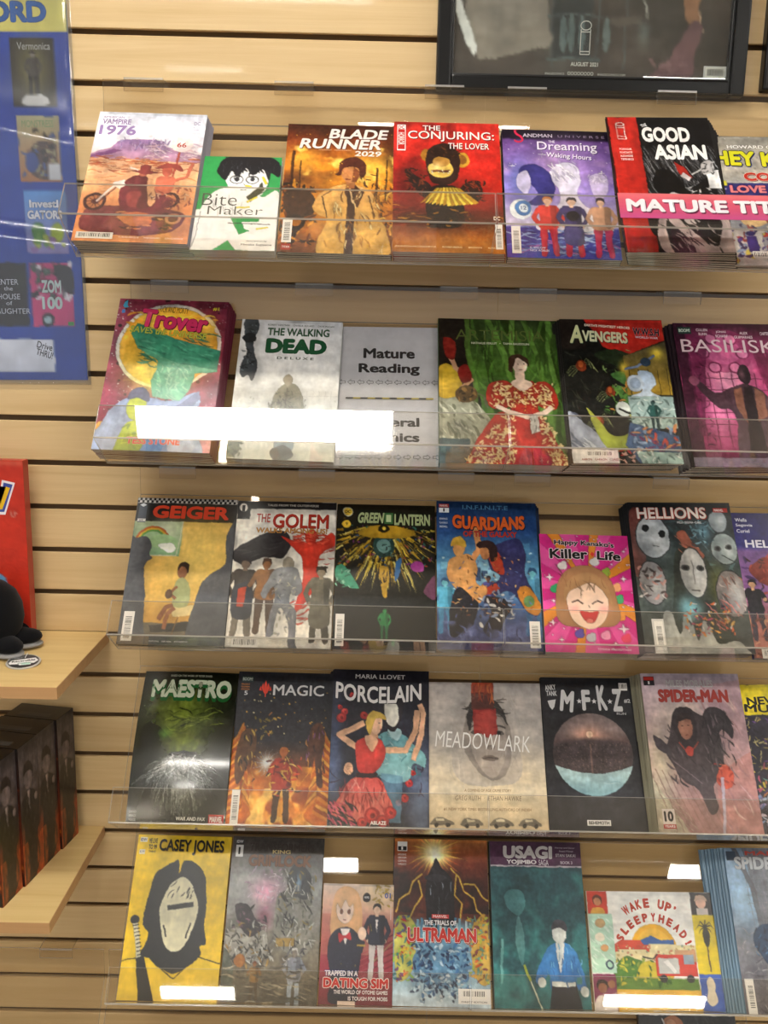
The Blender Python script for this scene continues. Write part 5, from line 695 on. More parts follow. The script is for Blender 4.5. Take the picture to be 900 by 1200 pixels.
@art
def school_novel():
    A = Art(127, 184, seed=30); A.grad([(0, '#d8c4b4'), (20, '#d2a48c'), (50, '#8c3c40'), (70, '#8a2c3c'), (100, '#6c2430')]); A.glow(80, 10, 30, 12, '#e6cfa4', .8); A.strokes(30, (70, 0, 100, 20), ['#b89438', '#dcc06a'], (4, 9), (1, 2)); A.poly([(50, 34), (74, 34), (74, 60), (50, 60)], '#a8645c'); 
    for k in range(9): A.line([(74, 50+k*5), (102, 42+k*5)], 1.4, '#6a1a2a'); A.line([(54, 60+k*4.6), (74, 54+k*4.6)], 1.1, '#b04a54')
    A.line([(72, 66), (100, 48)], 2, '#8c6a4c'); A.rect(0, 26, 18, 34, '#b4685a', .6)
    A.person(77, 17, 62, '#18161c', '#e4c0a4', '#262838', '#c6bebc'); A.poly([(75, 30), (79, 30), (77, 42)], '#efe9e6'); A.line([(70, 40), (68, 34)], .8, '#b8a04a')
    A.spl([(20, 6), (34, 2), (50, 8), (56, 24), (56, 44), (48, 52), (44, 40), (24, 40), (16, 52), (12, 36), (14, 18)], '#d8a878'); A.ell(32, 22, 12, 12, '#f4d8c4'); A.spl([(14, 24), (18, 8), (36, 3), (50, 12), (52, 26), (46, 16), (38, 20), (32, 14), (26, 22), (20, 16)], '#dcae80'); A.ell(27, 24, 2.2, 2.2, '#7a4a3a'); A.ell(38, 24, 2.2, 2.2, '#7a4a3a'); A.line([(30, 31), (34, 31)], .7, '#c06a60')
    A.spl([(12, 46), (24, 38), (42, 38), (54, 46), (56, 60), (52, 80), (50, 98), (14, 98), (16, 80), (10, 62)], '#232435'); A.poly([(26, 38), (40, 38), (34, 52)], '#efe7e4'); A.spl([(24, 42), (33, 44), (40, 41), (42, 48), (33, 46), (26, 50)], '#b8303a'); A.ell(57, 42, 6, 5.5, '#f0d0ba'); A.line([(52, 62), (58, 48)], 7, '#262838'); A.rect(50, 51, 12, 1.6, '#c0a050'); A.rect(26, 97, 24, 6, '#efd6c6'); A.strokes(10, (16, 60, 50, 78), ['#3c3e54', '#c0a050'], (2, 4), (.6, 1.1))
    A.ell(62, 11.5, 5.4, 4, '#1d1b20'); A.T('01', 87, 7, 9, 5, '#3a56a8', b=.06).T('NOVEL', 58.5, 10.4, 7, 1.8, '#eee').VR(96, 16, .6, 14, '#eadfd8')
    A.T('TRAPPED IN A', 7, 72.5, 46, 4.6, '#f4eef4', b=.07, out='#2c2c84', ow=.08).T('DATING SIM', 5, 78, 90, 9, '#d8302c', b=.09, out='#f4f0ee', ow=.07, sh='#7a1418').T('THE WORLD OF OTOME GAMES', 20, 88, 74, 3.4, '#f4f0f2', b=.05, out='#6a2a4a', ow=.04).T('IS TOUGH FOR MOBS', 40, 93, 54, 3.4, '#f4f0f2', b=.05, out='#6a2a4a', ow=.04); A.grain(.02); A.finish(.2, .3, .02, .1); return A
@art
def burst_blue():
    A = Art(168, 262, seed=31); A.grad([(0, '#a0602c'), (16, '#6a2a18'), (30, '#3a1610'), (48, '#5a2418'), (54, '#6c94ac'), (80, '#8cb4cc'), (100, '#bccbd8')]); A.rays(42, 8, 60, '#8c3c1c', '#6e2c16') if 0 else None
    for k in range(60): t = k*.105*2; L = A.R.uniform(14, 26); A.line([(43, 8), (43+math.cos(t)*L*1.5, 8+math.sin(t)*L)], 2.4, ['#d8742c', '#e8b040', '#b84c1c'][k % 3], .8, True)
    A.glow(43, 9, 17, 9, '#fbe68a', 1, 3); A.glow(43, 9, 9, 5, '#fffbe0', 1); A.cloud('#1d100e', 4, 7, .5, .66, .8, 3, (0, 18, 100, 46))
    for P in ([(60, 18), (70, 24), (74, 32), (84, 36), (88, 44), (96, 48)], [(30, 22), (20, 27), (16, 34), (6, 38), (2, 46)], [(66, 22), (64, 34), (72, 40), (70, 50)], [(26, 26), (30, 36), (22, 42), (16, 50)], [(74, 28), (86, 28), (94, 36), (100, 38)]): A.line(P, 2, '#d87a20'); A.line(P, 1, '#f4d85c')
    A.spl([(40, 18), (45, 12), (50, 18), (62, 26), (64, 48), (62, 58), (40, 58), (34, 44), (34, 28)], '#17141a'); A.spl([(41, 17), (45, 13), (49, 17), (48, 22), (42, 22)], '#201c22'); A.strokes(16, (36, 26, 62, 54), ['#8a90a0', '#33303a'], (6, 12), (.4, 1), (70, 110)); A.spl([(32, 24), (44, 22), (56, 24), (44, 27)], '#2c2830')
    for k in range(26): x = 24+k*2.2; h = A.R.uniform(4, 18); A.rect(x, 58-h*.55, 2.4, h, ['#7fb0c8', '#a9cddc', '#4f86a8', '#c8e0ea'][k % 4])
    A.spl([(2, 52), (16, 48), (24, 58), (20, 80), (4, 84)], '#c8bf4a', .85); A.spl([(98, 48), (86, 50), (80, 62), (86, 84), (100, 84)], '#d8a83c', .85); A.strokes(90, (0, 48, 24, 86), ['#d8302c', '#8fc04a', '#e8c83a', '#6a3a7a', '#2c7a8a', '#e87a2c'], (3, 8), (1, 2.4)); A.strokes(90, (78, 48, 100, 86), ['#d85a2c', '#b8c84a', '#e8a83a', '#7a3a4a', '#6a9a8a'], (3, 8), (1, 2.4))
    A.ell(50, 76, 30, 14, '#5e8cae'); A.strokes(240, (20, 62, 80, 94), ['#2a4a74', '#8cb8d8', '#3c6ea4', '#c4dcec', '#1c2c50', '#6a94b8'], (3, 9), (1, 3)); A.strokes(70, (24, 82, 76, 98), ['#26304c', '#7890ac', '#d4dee8'], (2, 5), (1, 2.4)); A.grain(.05)
    A.VR(3, 2, 10.5, 6, '#e8e6e4').VR(3.6, 5, 9.3, 2.6, '#1c1c20').T('1', 7, 5.2, 2, 2, '#eee')
    for k in range(4): A.T(('HIGGINS', 'GROOM', 'GERMAN', 'CARLUCCI')[k], 3.6, 9.6+k*2, 9, 1.2, '#e4d8d0')
    A.VR(40, 46.6, 18, 2.4, '#c43a3a').T('MARVEL', 41.5, 47, 15, 1.6, '#f0e4e4').T('THE TRIALS OF', 32, 50, 34, 3.2, '#f2eeee', b=.06, out='#3a3a5c').T('ULTRAMAN', 14, 54, 73, 9.6, '#c8322c', b=.09, out='#f0e6e0', ow=.03, sh='#7a2420'); A.VR(67, 89.5, 33, 8.6, '#e8e6e6').bar(70, 90, 26, 5, seed=33); A.T('DIRECT EDITION', 70, 96.4, 26, 1, '#444'); return A
@art
def teal_saga():
    A = Art(162, 262, seed=32); A.grad([(0, '#3e2038'), (15, '#4a2444'), (16, '#24484e'), (40, '#2c5f64'), (70, '#2e7272'), (100, '#2a6064')]); A.rect(0, 15, 100, .9, '#c8bcc4'); A.cloud('#3c8482', 4, 6, .5, .72, .6, 4, (0, 17, 100, 100)); A.cloud('#1d3c42', 4, 6, .52, .7, .7, 9, (0, 17, 100, 100))
    A.glow(26, 38, 16, 16, '#1c383e', .9); A.spl([(14, 34), (22, 30), (34, 32), (36, 40), (28, 46), (18, 42)], '#4f8a8c', .6); A.spl([(28, 46), (34, 60), (30, 76), (24, 60)], '#6a9c9c', .5); A.line([(10, 60), (8, 86)], 2.6, '#7ab4b0', .6)
    # swordsman stand-in: plain figure in a blue robe
    A.spl([(56, 66), (66, 62), (78, 62), (88, 68), (94, 80), (96, 88), (88, 89), (84, 82), (84, 90), (60, 90), (58, 80), (48, 86), (44, 82)], '#3f86c4', c2='#2c64a0'); A.poly([(66, 62), (76, 62), (74, 72), (70, 80), (67, 70)], '#d4dad8'); A.poly([(60, 86), (86, 86), (92, 104), (56, 104)], '#1c1c24'); A.rect(60, 84.6, 25, 2.6, '#cdd2d0'); A.ell(71, 56, 7.6, 6.6, '#cfd4d0'); A.spl([(63, 54), (66, 49), (72, 48), (78, 50), (79, 55), (71, 53)], '#3c3c44'); A.ell(94, 90, 4, 3, '#cfd4d0'); A.ell(50, 85, 4, 3, '#cfd4d0')
    A.line([(32, 75), (38, 84)], 3, '#9aa63c'); A.line([(38, 84), (50, 102)], 1.6, '#c4c9b4'); A.rect(86, 82, 6, 3.6, '#3f7a78'); A.strokes(20, (50, 64, 92, 86), ['#6ab0dc', '#285a94'], (5, 10), (.6, 1.2), (60, 110)); A.grain(.04)
    A.T('USAGI', 13, 2, 56, 9.4, '#d8d4d4', b=.1, shear=.05).T('YOJIMBO', 17, 11.4, 34, 3.6, '#e4e0e0', b=.07).T('SAGA', 53, 11.2, 11, 3.8, '#c8c0c8', b=.03).T('Harvey and Eisner', 72, 3, 22, 1.3, '#b8acb8').T('Award Winner', 76, 5, 16, 1.3, '#b8acb8').T('STAN SAKAI', 72, 7.4, 22, 2, '#d4ccd4').T('BOOK 3', 77, 12, 13, 1.8, '#d4ccd4'); return A
@art
def sunrise_town():
    A = Art(226, 189, seed=33); A.bg('#efece4'); A.rect(0, 82, 100, 18, '#dfaf28'); A.ell(50, 54, 19, 26, '#e0a81e'); A.ell(50, 54, 16, 22, '#e6b83a', .8)
    A.rect(19, 46, 64, 14, '#d9cf9c'); A.poly([(19, 46), (24, 42), (42, 42), (46, 47), (46, 52), (19, 52)], '#c8452c'); A.poly([(40, 42), (48, 38), (56, 42), (66, 41), (66, 45), (42, 46)], '#2f5a9c'); A.rect(22, 50, 22, 12, '#e4d6a4'); A.rect(46, 45, 22, 16, '#ddd0a0'); A.strokes(80, (20, 46, 82, 60), ['#b89a5c', '#8a9a84', '#efe4bc', '#c87a5c'], (.8, 2.4), (.6, 1.4)); A.rect(66, 50, 16, 10, '#c79a72')
    A.spl([(18, 66), (26, 56), (34, 58), (42, 62), (44, 76), (18, 78)], '#4e7a2c'); A.spl([(36, 66), (42, 60), (50, 62), (56, 74), (54, 82), (34, 82)], '#c9b62e'); A.rect(18, 74, 64, 9, '#5c8434'); A.strokes(70, (18, 58, 60, 80), ['#2f5c24', '#8aa03a', '#d8c83c'], (2, 5), (.8, 2)); 
    A.rect(50, 54, 22, 18, '#c83a2c'); A.rect(52, 57, 16, 13, '#c4c4c0'); A.poly([(56, 60), (60, 58), (66, 68), (64, 70)], '#e8e6e2'); A.rect(70, 60, 12, 12, '#c83a2c'); A.rect(72, 54, 8, 8, '#8c9cac'); A.ell(55, 74, 3, 3.4, '#2c2c30'); A.ell(76, 74, 3, 3.4, '#2c2c30'); A.line([(40, 56), (48, 58), (52, 54)], 1, '#2c2c2c')
    A.rect(0, 0, 16, 20, '#c23a26'); A.ell(8, 8, 4, 4.6, '#5c2c1c'); A.ell(8, 9.4, 3, 3.6, '#c08058'); A.spl([(4, 15), (12, 15), (13, 21), (3, 21)], '#cf9a3c')
    A.rect(0, 20, 19, 50, '#b4d8c0'); A.strokes(30, (0, 22, 18, 68), ['#d8ecdc'], (4, 8), (.6, 1.2), (40, 50)); A.ell(9, 28, 4, 4, '#b89a6c'); A.ell(8, 40, 4, 4, '#e8e2cc'); A.ell(11, 49, 3, 3, '#d8a46c'); A.ell(14, 63, 3.4, 4, '#2c3c50'); A.ell(14, 63, 2.2, 2.8, '#a8d0b8')
    A.rect(0, 71, 18, 30, '#7c2c50'); A.ell(7, 80, 4.6, 5, '#2a1a1a'); A.ell(7, 82, 3.4, 4, '#8a5840'); A.ell(14, 79, 3, 3.4, '#a06a4c'); A.spl([(2, 90), (10, 88), (16, 92), (16, 104), (0, 104)], '#e0d4cc')
    A.rect(83, 0, 17, 20, '#2c2422'); A.ell(91, 9, 4.2, 5.4, '#e4b8a0'); A.spl([(86, 8), (88, 3), (94, 3), (96, 8), (91, 6)], '#c8a890'); A.rect(87, 14, 9, 7, '#d8ccc4'); A.rect(83, 20, 17, 50, '#dcc418'); A.line([(92, 34), (92.4, 68)], 1, '#4a3420'); A.spl([(89.5, 36), (92, 30), (95, 36), (93.6, 46), (91, 46)], '#2e2a1c')
    for t in range(8): a = t*.8; A.line([(92, 30), (92+5*math.cos(a), 29+5*math.sin(a)), (92+7.6*math.cos(a), 33+5*math.sin(a))], 1.1, '#36341c', 1, True)
    A.rect(83, 70, 17, 31, '#3a5cb0'); A.spl([(88, 76), (91, 72), (94, 76), (94, 84), (95, 92), (90, 96), (87, 92), (88, 84)], '#e0d4bc'); A.grain(.02)
    # arched lettering, one letter at a time
    def arcT(t, cx, cy, r, a0, a1, sz, c):
        n = len(t)
        for i, ch in enumerate(t):
            if ch == ' ': continue
            a = math.radians(a0+(a1-a0)*i/(n-1)); x = cx+math.cos(a)*r; y = cy-math.sin(a)*r/A.asp; w = sz*(.5 if ch in "I,!'" else 1.0)
            A.T(ch, x-w*.4, y-sz*.62, w*.8, sz*1.3*(.5 if ch == ',' else 1), c, b=.12, rot=90-math.degrees(a))
    arcT('WAKE UP,', 50, 54, 37, 122, 58, 7.4, '#c8442c'); arcT('SLEEPYHEAD!', 50, 58, 30, 150, 24, 6.6, '#c8442c')
    A.T('Written by LEVIN MENKEL', 24, 89, 22, 2.2, '#7a5a14').T('Illustrated by JENNY MEZARA', 54, 90, 26, 2.2, '#7a5a14'); A.finish(.15, .15, .03, .04); return A
@art
def city_swing():
    A = Art(168, 262, seed=34); A.grad([(0, '#6f86a0'), (30, '#7fa4c6'), (60, '#6a6c74'), (100, '#565058')]); A.glow(16, 34, 14, 12, '#a9cbe4', .9); A.poly([(20, 0), (60, 0), (80, 60), (100, 104), (40, 104), (30, 40)], '#5d5a60', .8)
    for k in range(16): A.line([(18+k*4, -2), (26+k*5, 104)], .5, '#84828a', .7)
    for k in range(20): A.line([(18, 10+k*5), (100, 4+k*5.6)], .5, '#8c8a92', .6)
    A.line([(10, -2), (26, 26), (30, 60)], 5, '#4a484e', .8); A.strokes(90, (4, 50, 100, 100), ['#8c8a90', '#4a464c', '#b4b0b4', '#3a363c'], (6, 16), (.5, 1.2)); A.ell(70, 96, 34, 14, '#8c868c', .7); A.ell(70, 96, 28, 11, '#5c565c', .8)
    A.spl([(62, 30), (76, 24), (92, 26), (104, 34), (104, 70), (88, 66), (70, 52), (60, 44)], '#b8442c'); A.spl([(18, 56), (28, 48), (44, 48), (52, 56), (44, 68), (34, 74), (24, 66)], '#1d3450'); A.spl([(44, 60), (56, 66), (66, 82), (74, 92), (66, 94), (50, 78)], '#a83c28'); A.strokes(60, (56, 28, 100, 68), ['#8c2c1c', '#d8704c', '#2c2430', '#c8563c'], (4, 9), (.7, 1.6)); A.strokes(16, (20, 50, 48, 70), ['#3c6a94', '#0f1c2c'], (5, 9), (.8, 1.6)); A.grain(.05)
    A.VR(2, 2, 10, 6, '#2c3c50').T('MARVEL', 22, 1.6, 60, 3, '#a83c30', b=.06).T('SPIDER-MAN', 9, 5, 92, 9, '#b9bec4', b=.08, out='#4a5460', ow=.02); A.VR(2.5, 80, 9, 20, '#dddbd8').bar(3.5, 81, 8, 17, True, 35); return A
@art
def dark_book():
    A = Art(182, 268, seed=35); A.bg('#18181a'); A.rect(0, 0, 100, 3.8, '#d8d4d6'); A.strokes(60, (40, 4, 100, 40), ['#3c3c40', '#2a2c30'], (6, 16), (.5, 1), (60, 100)); A.ell(35, 11, 11, 7, '#a86a44'); A.ell(33, 9.5, 5, 3, '#c88a60'); A.line([(24, 6), (26, 12)], 1.6, '#c8c0b8')
    A.T('A COLLECTION OF STORIES WRITTEN AND DRAWN', 50, 1.6, 32, 1.0, '#4a4a50').T('MATURE', 86, 1.5, 8, 1.2, '#4a4a50'); A.grain(.03); return A
@art
def framed_poster():
    A = Art(447, 330, cell=3, seed=36); A.bg('#554b48'); A.cloud('#433c3a', 4, 4, .5, .7, .8); A.glow(38, 80, 6, 30, '#6c6a68', .6); A.glow(74, 60, 18, 30, '#504b48', .6)
    A.poly([(2, 46), (30, 40), (36, 88), (10, 94), (5, 76)], '#8f867f'); A.spl([(0, 68), (4, 74), (9, 88), (8, 92), (3, 82)], '#f2f2f4'); A.poly([(36, 60), (50, 60), (50, 92), (36, 92)], '#3e4043'); 
    for y in (62, 76, 92): A.line([(34, y), (54, y)], .8, '#5d686c')
    for x in (36, 52, 62): A.line([(x, 58), (x, 96)], .7, '#56595c')
    for x in (40, 43, 47, 55): A.ell(x, 83, 1.4, 7, '#7f9296', .7)
    for x in (36, 42, 46, 57): A.line([(x, 56), (x, 68)], .5, '#b8b09c'); A.ell(x+.5, 58, 1.5, 4, '#4e6664')
    A.rect(56, 76, 12, 3, '#5f5652'); A.poly([(78, 46), (86, 42), (88, 72), (89, 82), (84, 78), (80, 60)], '#a4785e'); A.line([(88, 72), (89, 82)], .6, '#d8b8a0'); A.spl([(85, 78), (89, 80), (86, 100), (78, 101), (72, 98), (78, 92)], '#7a5a60'); A.strokes(8, (70, 92, 84, 100), ['#8c6a70'], (3, 6), (.6, 1.2)); A.glow(69, 82, 2, 4, '#8f9a9c', .6, 2); A.line([(67, 66), (70, 76)], .7, '#a9a8a4')
    A.T('TERROR', 50, 60.5, 11, 2.4, '#5d5855', b=.04); A.T('AUGUST 2021', 43, 93.4, 10, 1.7, '#e8e6e4', b=.05).T('OOOOOOOO', 42, 97, 9.6, 1.6, '#cfcdca', b=.08).T('IMAGECOMICS', 34, 97.6, 7, .9, '#d0cecb', b=.03).T('IMAGECOMICS.COM', 53, 97.6, 10, .9, '#d0cecb', b=.03)
    for a, b_ in (((46.2, 81), (46.2, 90.5)), ((49.6, 81), (49.6, 90.5)), ((46.2, 90.5), (49.6, 90.5)), ((46.2, 89.4), (49.6, 89.4)), ((46.2, 82), (49.6, 82))): A.V_(_seg(a, b_, .28, A.asp), '#d8d6d4')
    t = np.linspace(0, 6.283, 17); e = [(47.9+1.9*math.cos(q), 79.6+1.7*math.sin(q)) for q in t]
    for i in range(16): A.V_(_seg(e[i], e[i+1], .28, A.asp), '#d8d6d4')
    A.finish(.4, .1, .04, .1); return A
@art
def blue_poster():
    A = Art(360, 810, cell=3, seed=37); A.bg('#1f45a4'); A.rect(0, 0, 100, 32.1, '#e6da74'); A.grain(.01, 5, 8); A.T('RECORD', 43, 26.2, 48.5, 4.4, '#2f6cb4', b=.09, out='#1e4284', ow=.02)
    def card(px0, px1, z0, z1): return (px0+862)/3.6, (250-z0)/8.1, (px1-px0)/3.6, (z0-z1)/8.1    # millimetres on the wall to percent
    x, y, w, h = card(-596, -526, -19, -122); A.rect(x, y, w, h, '#26241f'); A.glow(x+w*.5, y+h*.45, w*.36, h*.4, '#8c8348', .9); A.person(x+w*.5, y+h*.18, h*.66, '#1a1614', '#8a8278', '#4a4640', '#17171a'); A.spl([(x+w*.22, y+h*.97), (x+w*.3, y+h*.83), (x+w*.7, y+h*.82), (x+w*.8, y+h*.97)], '#cfcdc4'); A.T('Vermonica', x+w*.16, y+h*.06, w*.76, 1.4, '#b8b8b0', b=.01)
    x, y, w, h = card(-594, -524, -136, -237); A.rect(x, y, w, h, '#b9b38c', c2='#b47a4c'); A.spl([(x+w*.2, y+h*.6), (x+w*.5, y+h*.4), (x+w*.9, y+h*.45), (x+w*.8, y+h*.95), (x+w*.3, y+h*.9)], '#5c4a44'); A.strokes(40, (x+2, y+3, x+w-2, y+h-1), ['#3a3432', '#8a6a50', '#4a5f9a', '#a8a078'], (2, 5), (.8, 2)); A.ell(x+w*.3, y+h*.7, 3, 2, '#3c5090'); A.rect(x+w*.68, y+h*.72, w*.3, h*.26, '#d8d8d8'); A.T('MONSTRESS', x+w*.12, y+h*.06, w*.74, 1.4, '#8fa878', b=.02)
    x, y, w, h = card(-590, -521, -251, -352); A.rect(x, y, w, h, '#5c9ad8', c2='#8f82b8'); A.ell(x+w*.3, y+h*.66, 3, 2, '#4f8a4a'); A.ell(x+w*.74, y+h*.66, 3, 2, '#a4b83c'); A.strokes(14, (x+2, y+h*.7, x+w-2, y+h-1), ['#6a9a50', '#8c6aa0', '#a8b848'], (2, 5), (1.2, 2.6)); A.T('InvestI', x+w*.1, y+h*.14, w*.72, 1.7, '#f2f2f4', b=.08, out='#24406c', ow=.03).T('GATORS', x+w*.04, y+h*.3, w*.86, 2.0, '#f2f2f4', b=.1, out='#24406c', ow=.03)
    x, y, w, h = card(-700, -595, -366, -470); A.rect(x, y, w, h, '#14161a'); A.glow(x+w*.9, y+h*.3, 4, 2, '#2c3c2c', .6)
    for k, (t, ww) in enumerate((('ENTER', .33), ('the', .14), ('HOUSE', .36), ('of', .1), ('SLAUGHTER', .66))): A.T(t, x+w*(.70-ww/2), y+h*(.26+k*.115), w*ww, 1.1 if k % 2 == 0 else .8, '#c8ccd4', b=0)
    x, y, w, h = card(-589, -519, -366, -470); A.rect(x, y, w, h, '#d0407c'); A.strokes(50, (x+1, y+.4, x+w-1, y+h*.55), ['#2c2a30', '#5a585e', '#a03c5c', '#e8e4e4', '#3c5c48'], (2, 6), (1, 2.4)); A.spl([(x+w*.6, y+h*.04), (x+w, y+h*.1), (x+w, y+h*.5), (x+w*.66, y+h*.3)], '#2e2e34'); A.ell(x+w*.38, y+h*.9, 3, 1.4, '#22242a'); A.ell(x+w*.38, y+h*.9, 1.6, .8, '#a8c4c8'); A.T('ZOM', x+w*.24, y+h*.26, w*.5, 2.9, '#cfe2dc', b=.08).T('100', x+w*.24, y+h*.52, w*.52, 2.9, '#cfe2dc', b=.08); A.VR(x+w*.85, y+h*.93, w*.14, h*.06, '#3c8c3c')
    x, y, w, h = card(-760, -556, -493, -546); A.rect(x, y, w, h, '#e6e8ee'); A.T('Drive', x+w*.86, y+h*.08, w*.13, h*.22, '#1a1a1c', b=.02, rot=14).T('THRU!', x+w*.85, y+h*.32, w*.14, h*.22, '#1a1a1c', b=.02, rot=16).T('n', x+w*.52, y+h*.5, w*.02, h*.12, '#333'); A.finish(.2, .1, .03, 0); return A
@art
def red_box_art():
    A = Art(260, 316, cell=3, seed=38); A.bg('#c43322')
    for k in range(40):
        x, y = A.R.uniform(40, 100), A.R.uniform(0, 100); r = A.R.uniform(4, 8)
        for q in (1, .6, .3): A.ell(x, y, r*q, r*q/A.asp, '#b82c1d', .6); A.ell(x, y, r*q-1, (r*q-1)/A.asp, '#c63624', .8)
    A.rect(0, 0, 100, 3, '#d05a44', .8); A.V_([(74, 11), (79, 9.6), (83, 22), (86, 10.6), (94.4, 12), (87, 29.5), (79, 29.5)], '#e8e4ea').V_([(75.4, 12.6), (78.2, 11.4), (82.8, 26), (87, 12), (92.8, 13), (86.4, 28), (79.6, 28)], '#3a4c9c').V_([(76.6, 14.6), (77.8, 14), (82.6, 27), (88.4, 14.2), (91, 14.8), (85.2, 26.6), (80, 26.6)], '#e8b820')
    A.ell(92, 29, 2, 1.6, '#e8c8c0'); A.ell(92, 29, 1.4, 1.1, '#c43322'); A.spl([(60, 66), (76, 62), (84, 64), (86, 72), (78, 80), (60, 84)], '#5c9ccc', .95); A.grain(.015); A.finish(.3, .1, .02, 0); return A
@art
def tag_art():
    A = Art(52, 52, cell=1, seed=39); A.bg('#3a3a3a'); A.glow(40, 30, 40, 30, '#555', .7); A.poly([(8, 62), (14, 44), (82, 26), (94, 44), (84, 64), (76, 62), (76, 74), (44, 78), (40, 70), (14, 72)], '#efeeec'); A.rect(48, 60, 26, 14, '#bfe4d4'); A.T('Reversible', 15, 40, 70, 13, '#1a1a1a', b=.07, rot=-12).T('MINI', 20, 26, 22, 5, '#bbb', rot=-12).T('Plushie', 36, 58, 40, 8, '#5a8a78', b=.04, rot=-10); A.finish(0, 0, 0, 0); return A
@art
def crew_front():
    A = Art(100, 247, cell=3, seed=40); A.grad([(0, '#241f1e'), (50, '#4a2418'), (100, '#7a3018')]); A.rect(0, 84, 100, 3, '#c86a28'); A.rect(0, 90, 100, 10, '#17181c'); A.strokes(40, (0, 20, 100, 84), ['#8c3c1c', '#2c1c1a', '#c87038'], (6, 16), (1, 3)); return A
@art
def crew_side():
    A = Art(57, 247, cell=1.5, seed=41); A.grad([(0, '#2f2a2c'), (18, '#4c4446'), (36, '#3c3434'), (58, '#3a2420'), (75, '#7c3218'), (100, '#9a4420')]); A.cloud('#5c5456', 3, 5, .5, .7, .6, 3, (0, 4, 100, 40))
    A.spl([(10, 104), (14, 60), (0, 52), (8, 40), (32, 35), (52, 34), (78, 38), (96, 46), (92, 62), (80, 70), (84, 92)], '#1e1b1c', .92); A.ell(44, 25, 21, 8.5, '#625654'); A.spl([(22, 22), (28, 15), (50, 13), (68, 18), (72, 27), (60, 21), (36, 20)], '#1e181a'); A.poly([(36, 34), (52, 34), (46, 50)], '#8a7c78', .8); A.ell(80, 42, 9, 3, '#7c6c68', .8); A.strokes(14, (14, 40, 84, 66), ['#3c3836', '#141214'], (16, 30), (2, 4), (60, 110)); A.cloud('#b0501f', 4, 6, .5, .7, .6, 6, (0, 70, 100, 100)); A.T('SEASON ONE', 20, 96, 60, 1.4, '#5a2010'); A.finish(.6, .1, .08, .15); return A
# ------------------------------------------------------------------ the setting
S = .0776049                                # slat pitch of the wall grid
BETA = math.radians(36.646); U = Vector((0, math.sin(BETA), math.cos(BETA))); V = Vector((0, -math.cos(BETA), math.sin(BETA)))
def zg(k): return Z0-k*S                    # height of wall groove k
WX0, WX1 = -1.9, 2.1
wall = link('wall_back', boxes([(WX0, WX1, .0185, .12, 0, 3.02)]), mat('groove_backing_board', '#7d6243', .7)); tag(wall, kind='structure')  # backing board behind the slats, one even brown darker than the maple
wall.location = (0, 0, 0)
_top = -13; _bot = 26
g = .0046; L0, L1 = -(S-g)/1, 0
prof = [(0.0012, g), (0, g+.0012), (0, S-g-.0012), (.0012, S-g), (.006, S-g), (.006, S-g-.007), (.018, S-g-.007), (.018, g+.007), (.006, g+.007), (.006, g)]
slat_me = prism([(a, b) for a, b in prof], WX0, WX1); slat_me.materials.append(MAPLE)
for k in range(_top, _bot):
    o = link('slat', slat_me, parent=wall, loc=(0, 0, zg(k+1)))
fl = link('floor', boxes([(-4.5, 5, -8.5, .0, -.05, 0)]), wood('floor_vinyl', '#8a7a66', '#77684f', (3, 3, 3), .5)); tag(fl, kind='structure')
ce = link('ceiling', boxes([(-4.5, 5, -8.5, .12, 3.02, 3.1)]), mat('ceiling_tile', '#cfcabf', .9)); tag(ce, kind='structure')
DIF = mat('lit_diffuser', '#ffffff', .6, emit='#fffaf0', es=LAMP); TRIM = mat('white_trim', '#dddddd', .5)
fr_me = boxes([(-.63, .63, -.075, -.06, -.02, .01), (-.63, .63, .06, .075, -.02, .01), (-.63, -.61, -.06, .06, -.02, .01), (.61, .63, -.06, .06, -.02, .01)]); df_me = boxes([(-.61, .61, -.06, .06, -.012, -.004)])
for i, (x, y, w) in enumerate([(-.392, -.885, 'nearest the racks on the left'), (2.27, -.885, 'nearest the racks on the right'), (-.688, -2.80, 'second from the racks on the left'), (2.27, -2.80, 'second from the racks on the right'),
                              (-1.03, -3.93, 'third from the racks on the left'), (1.72, -3.93, 'third from the racks on the right'), (-2.6, -5.4, 'fourth from the racks on the left'), (.4, -5.4, 'fourth from the racks in the middle'), (3.4, -5.4, 'fourth from the racks on the right'),
                              (-1.4, -7.0, 'farthest from the racks on the left'), (1.9, -7.0, 'farthest from the racks on the right')]):
    e = empty('ceiling_light', Matrix.Translation((x, y, 3.02)), label='white strip ceiling light '+w, cat='ceiling light', group='ceiling lights of the shop')
    e.scale = ({0: .70, 4: .36, 5: .5}.get(i, 1), 1, 1)
    link('frame', fr_me, TRIM, e); link('diffuser', df_me, DIF, e)

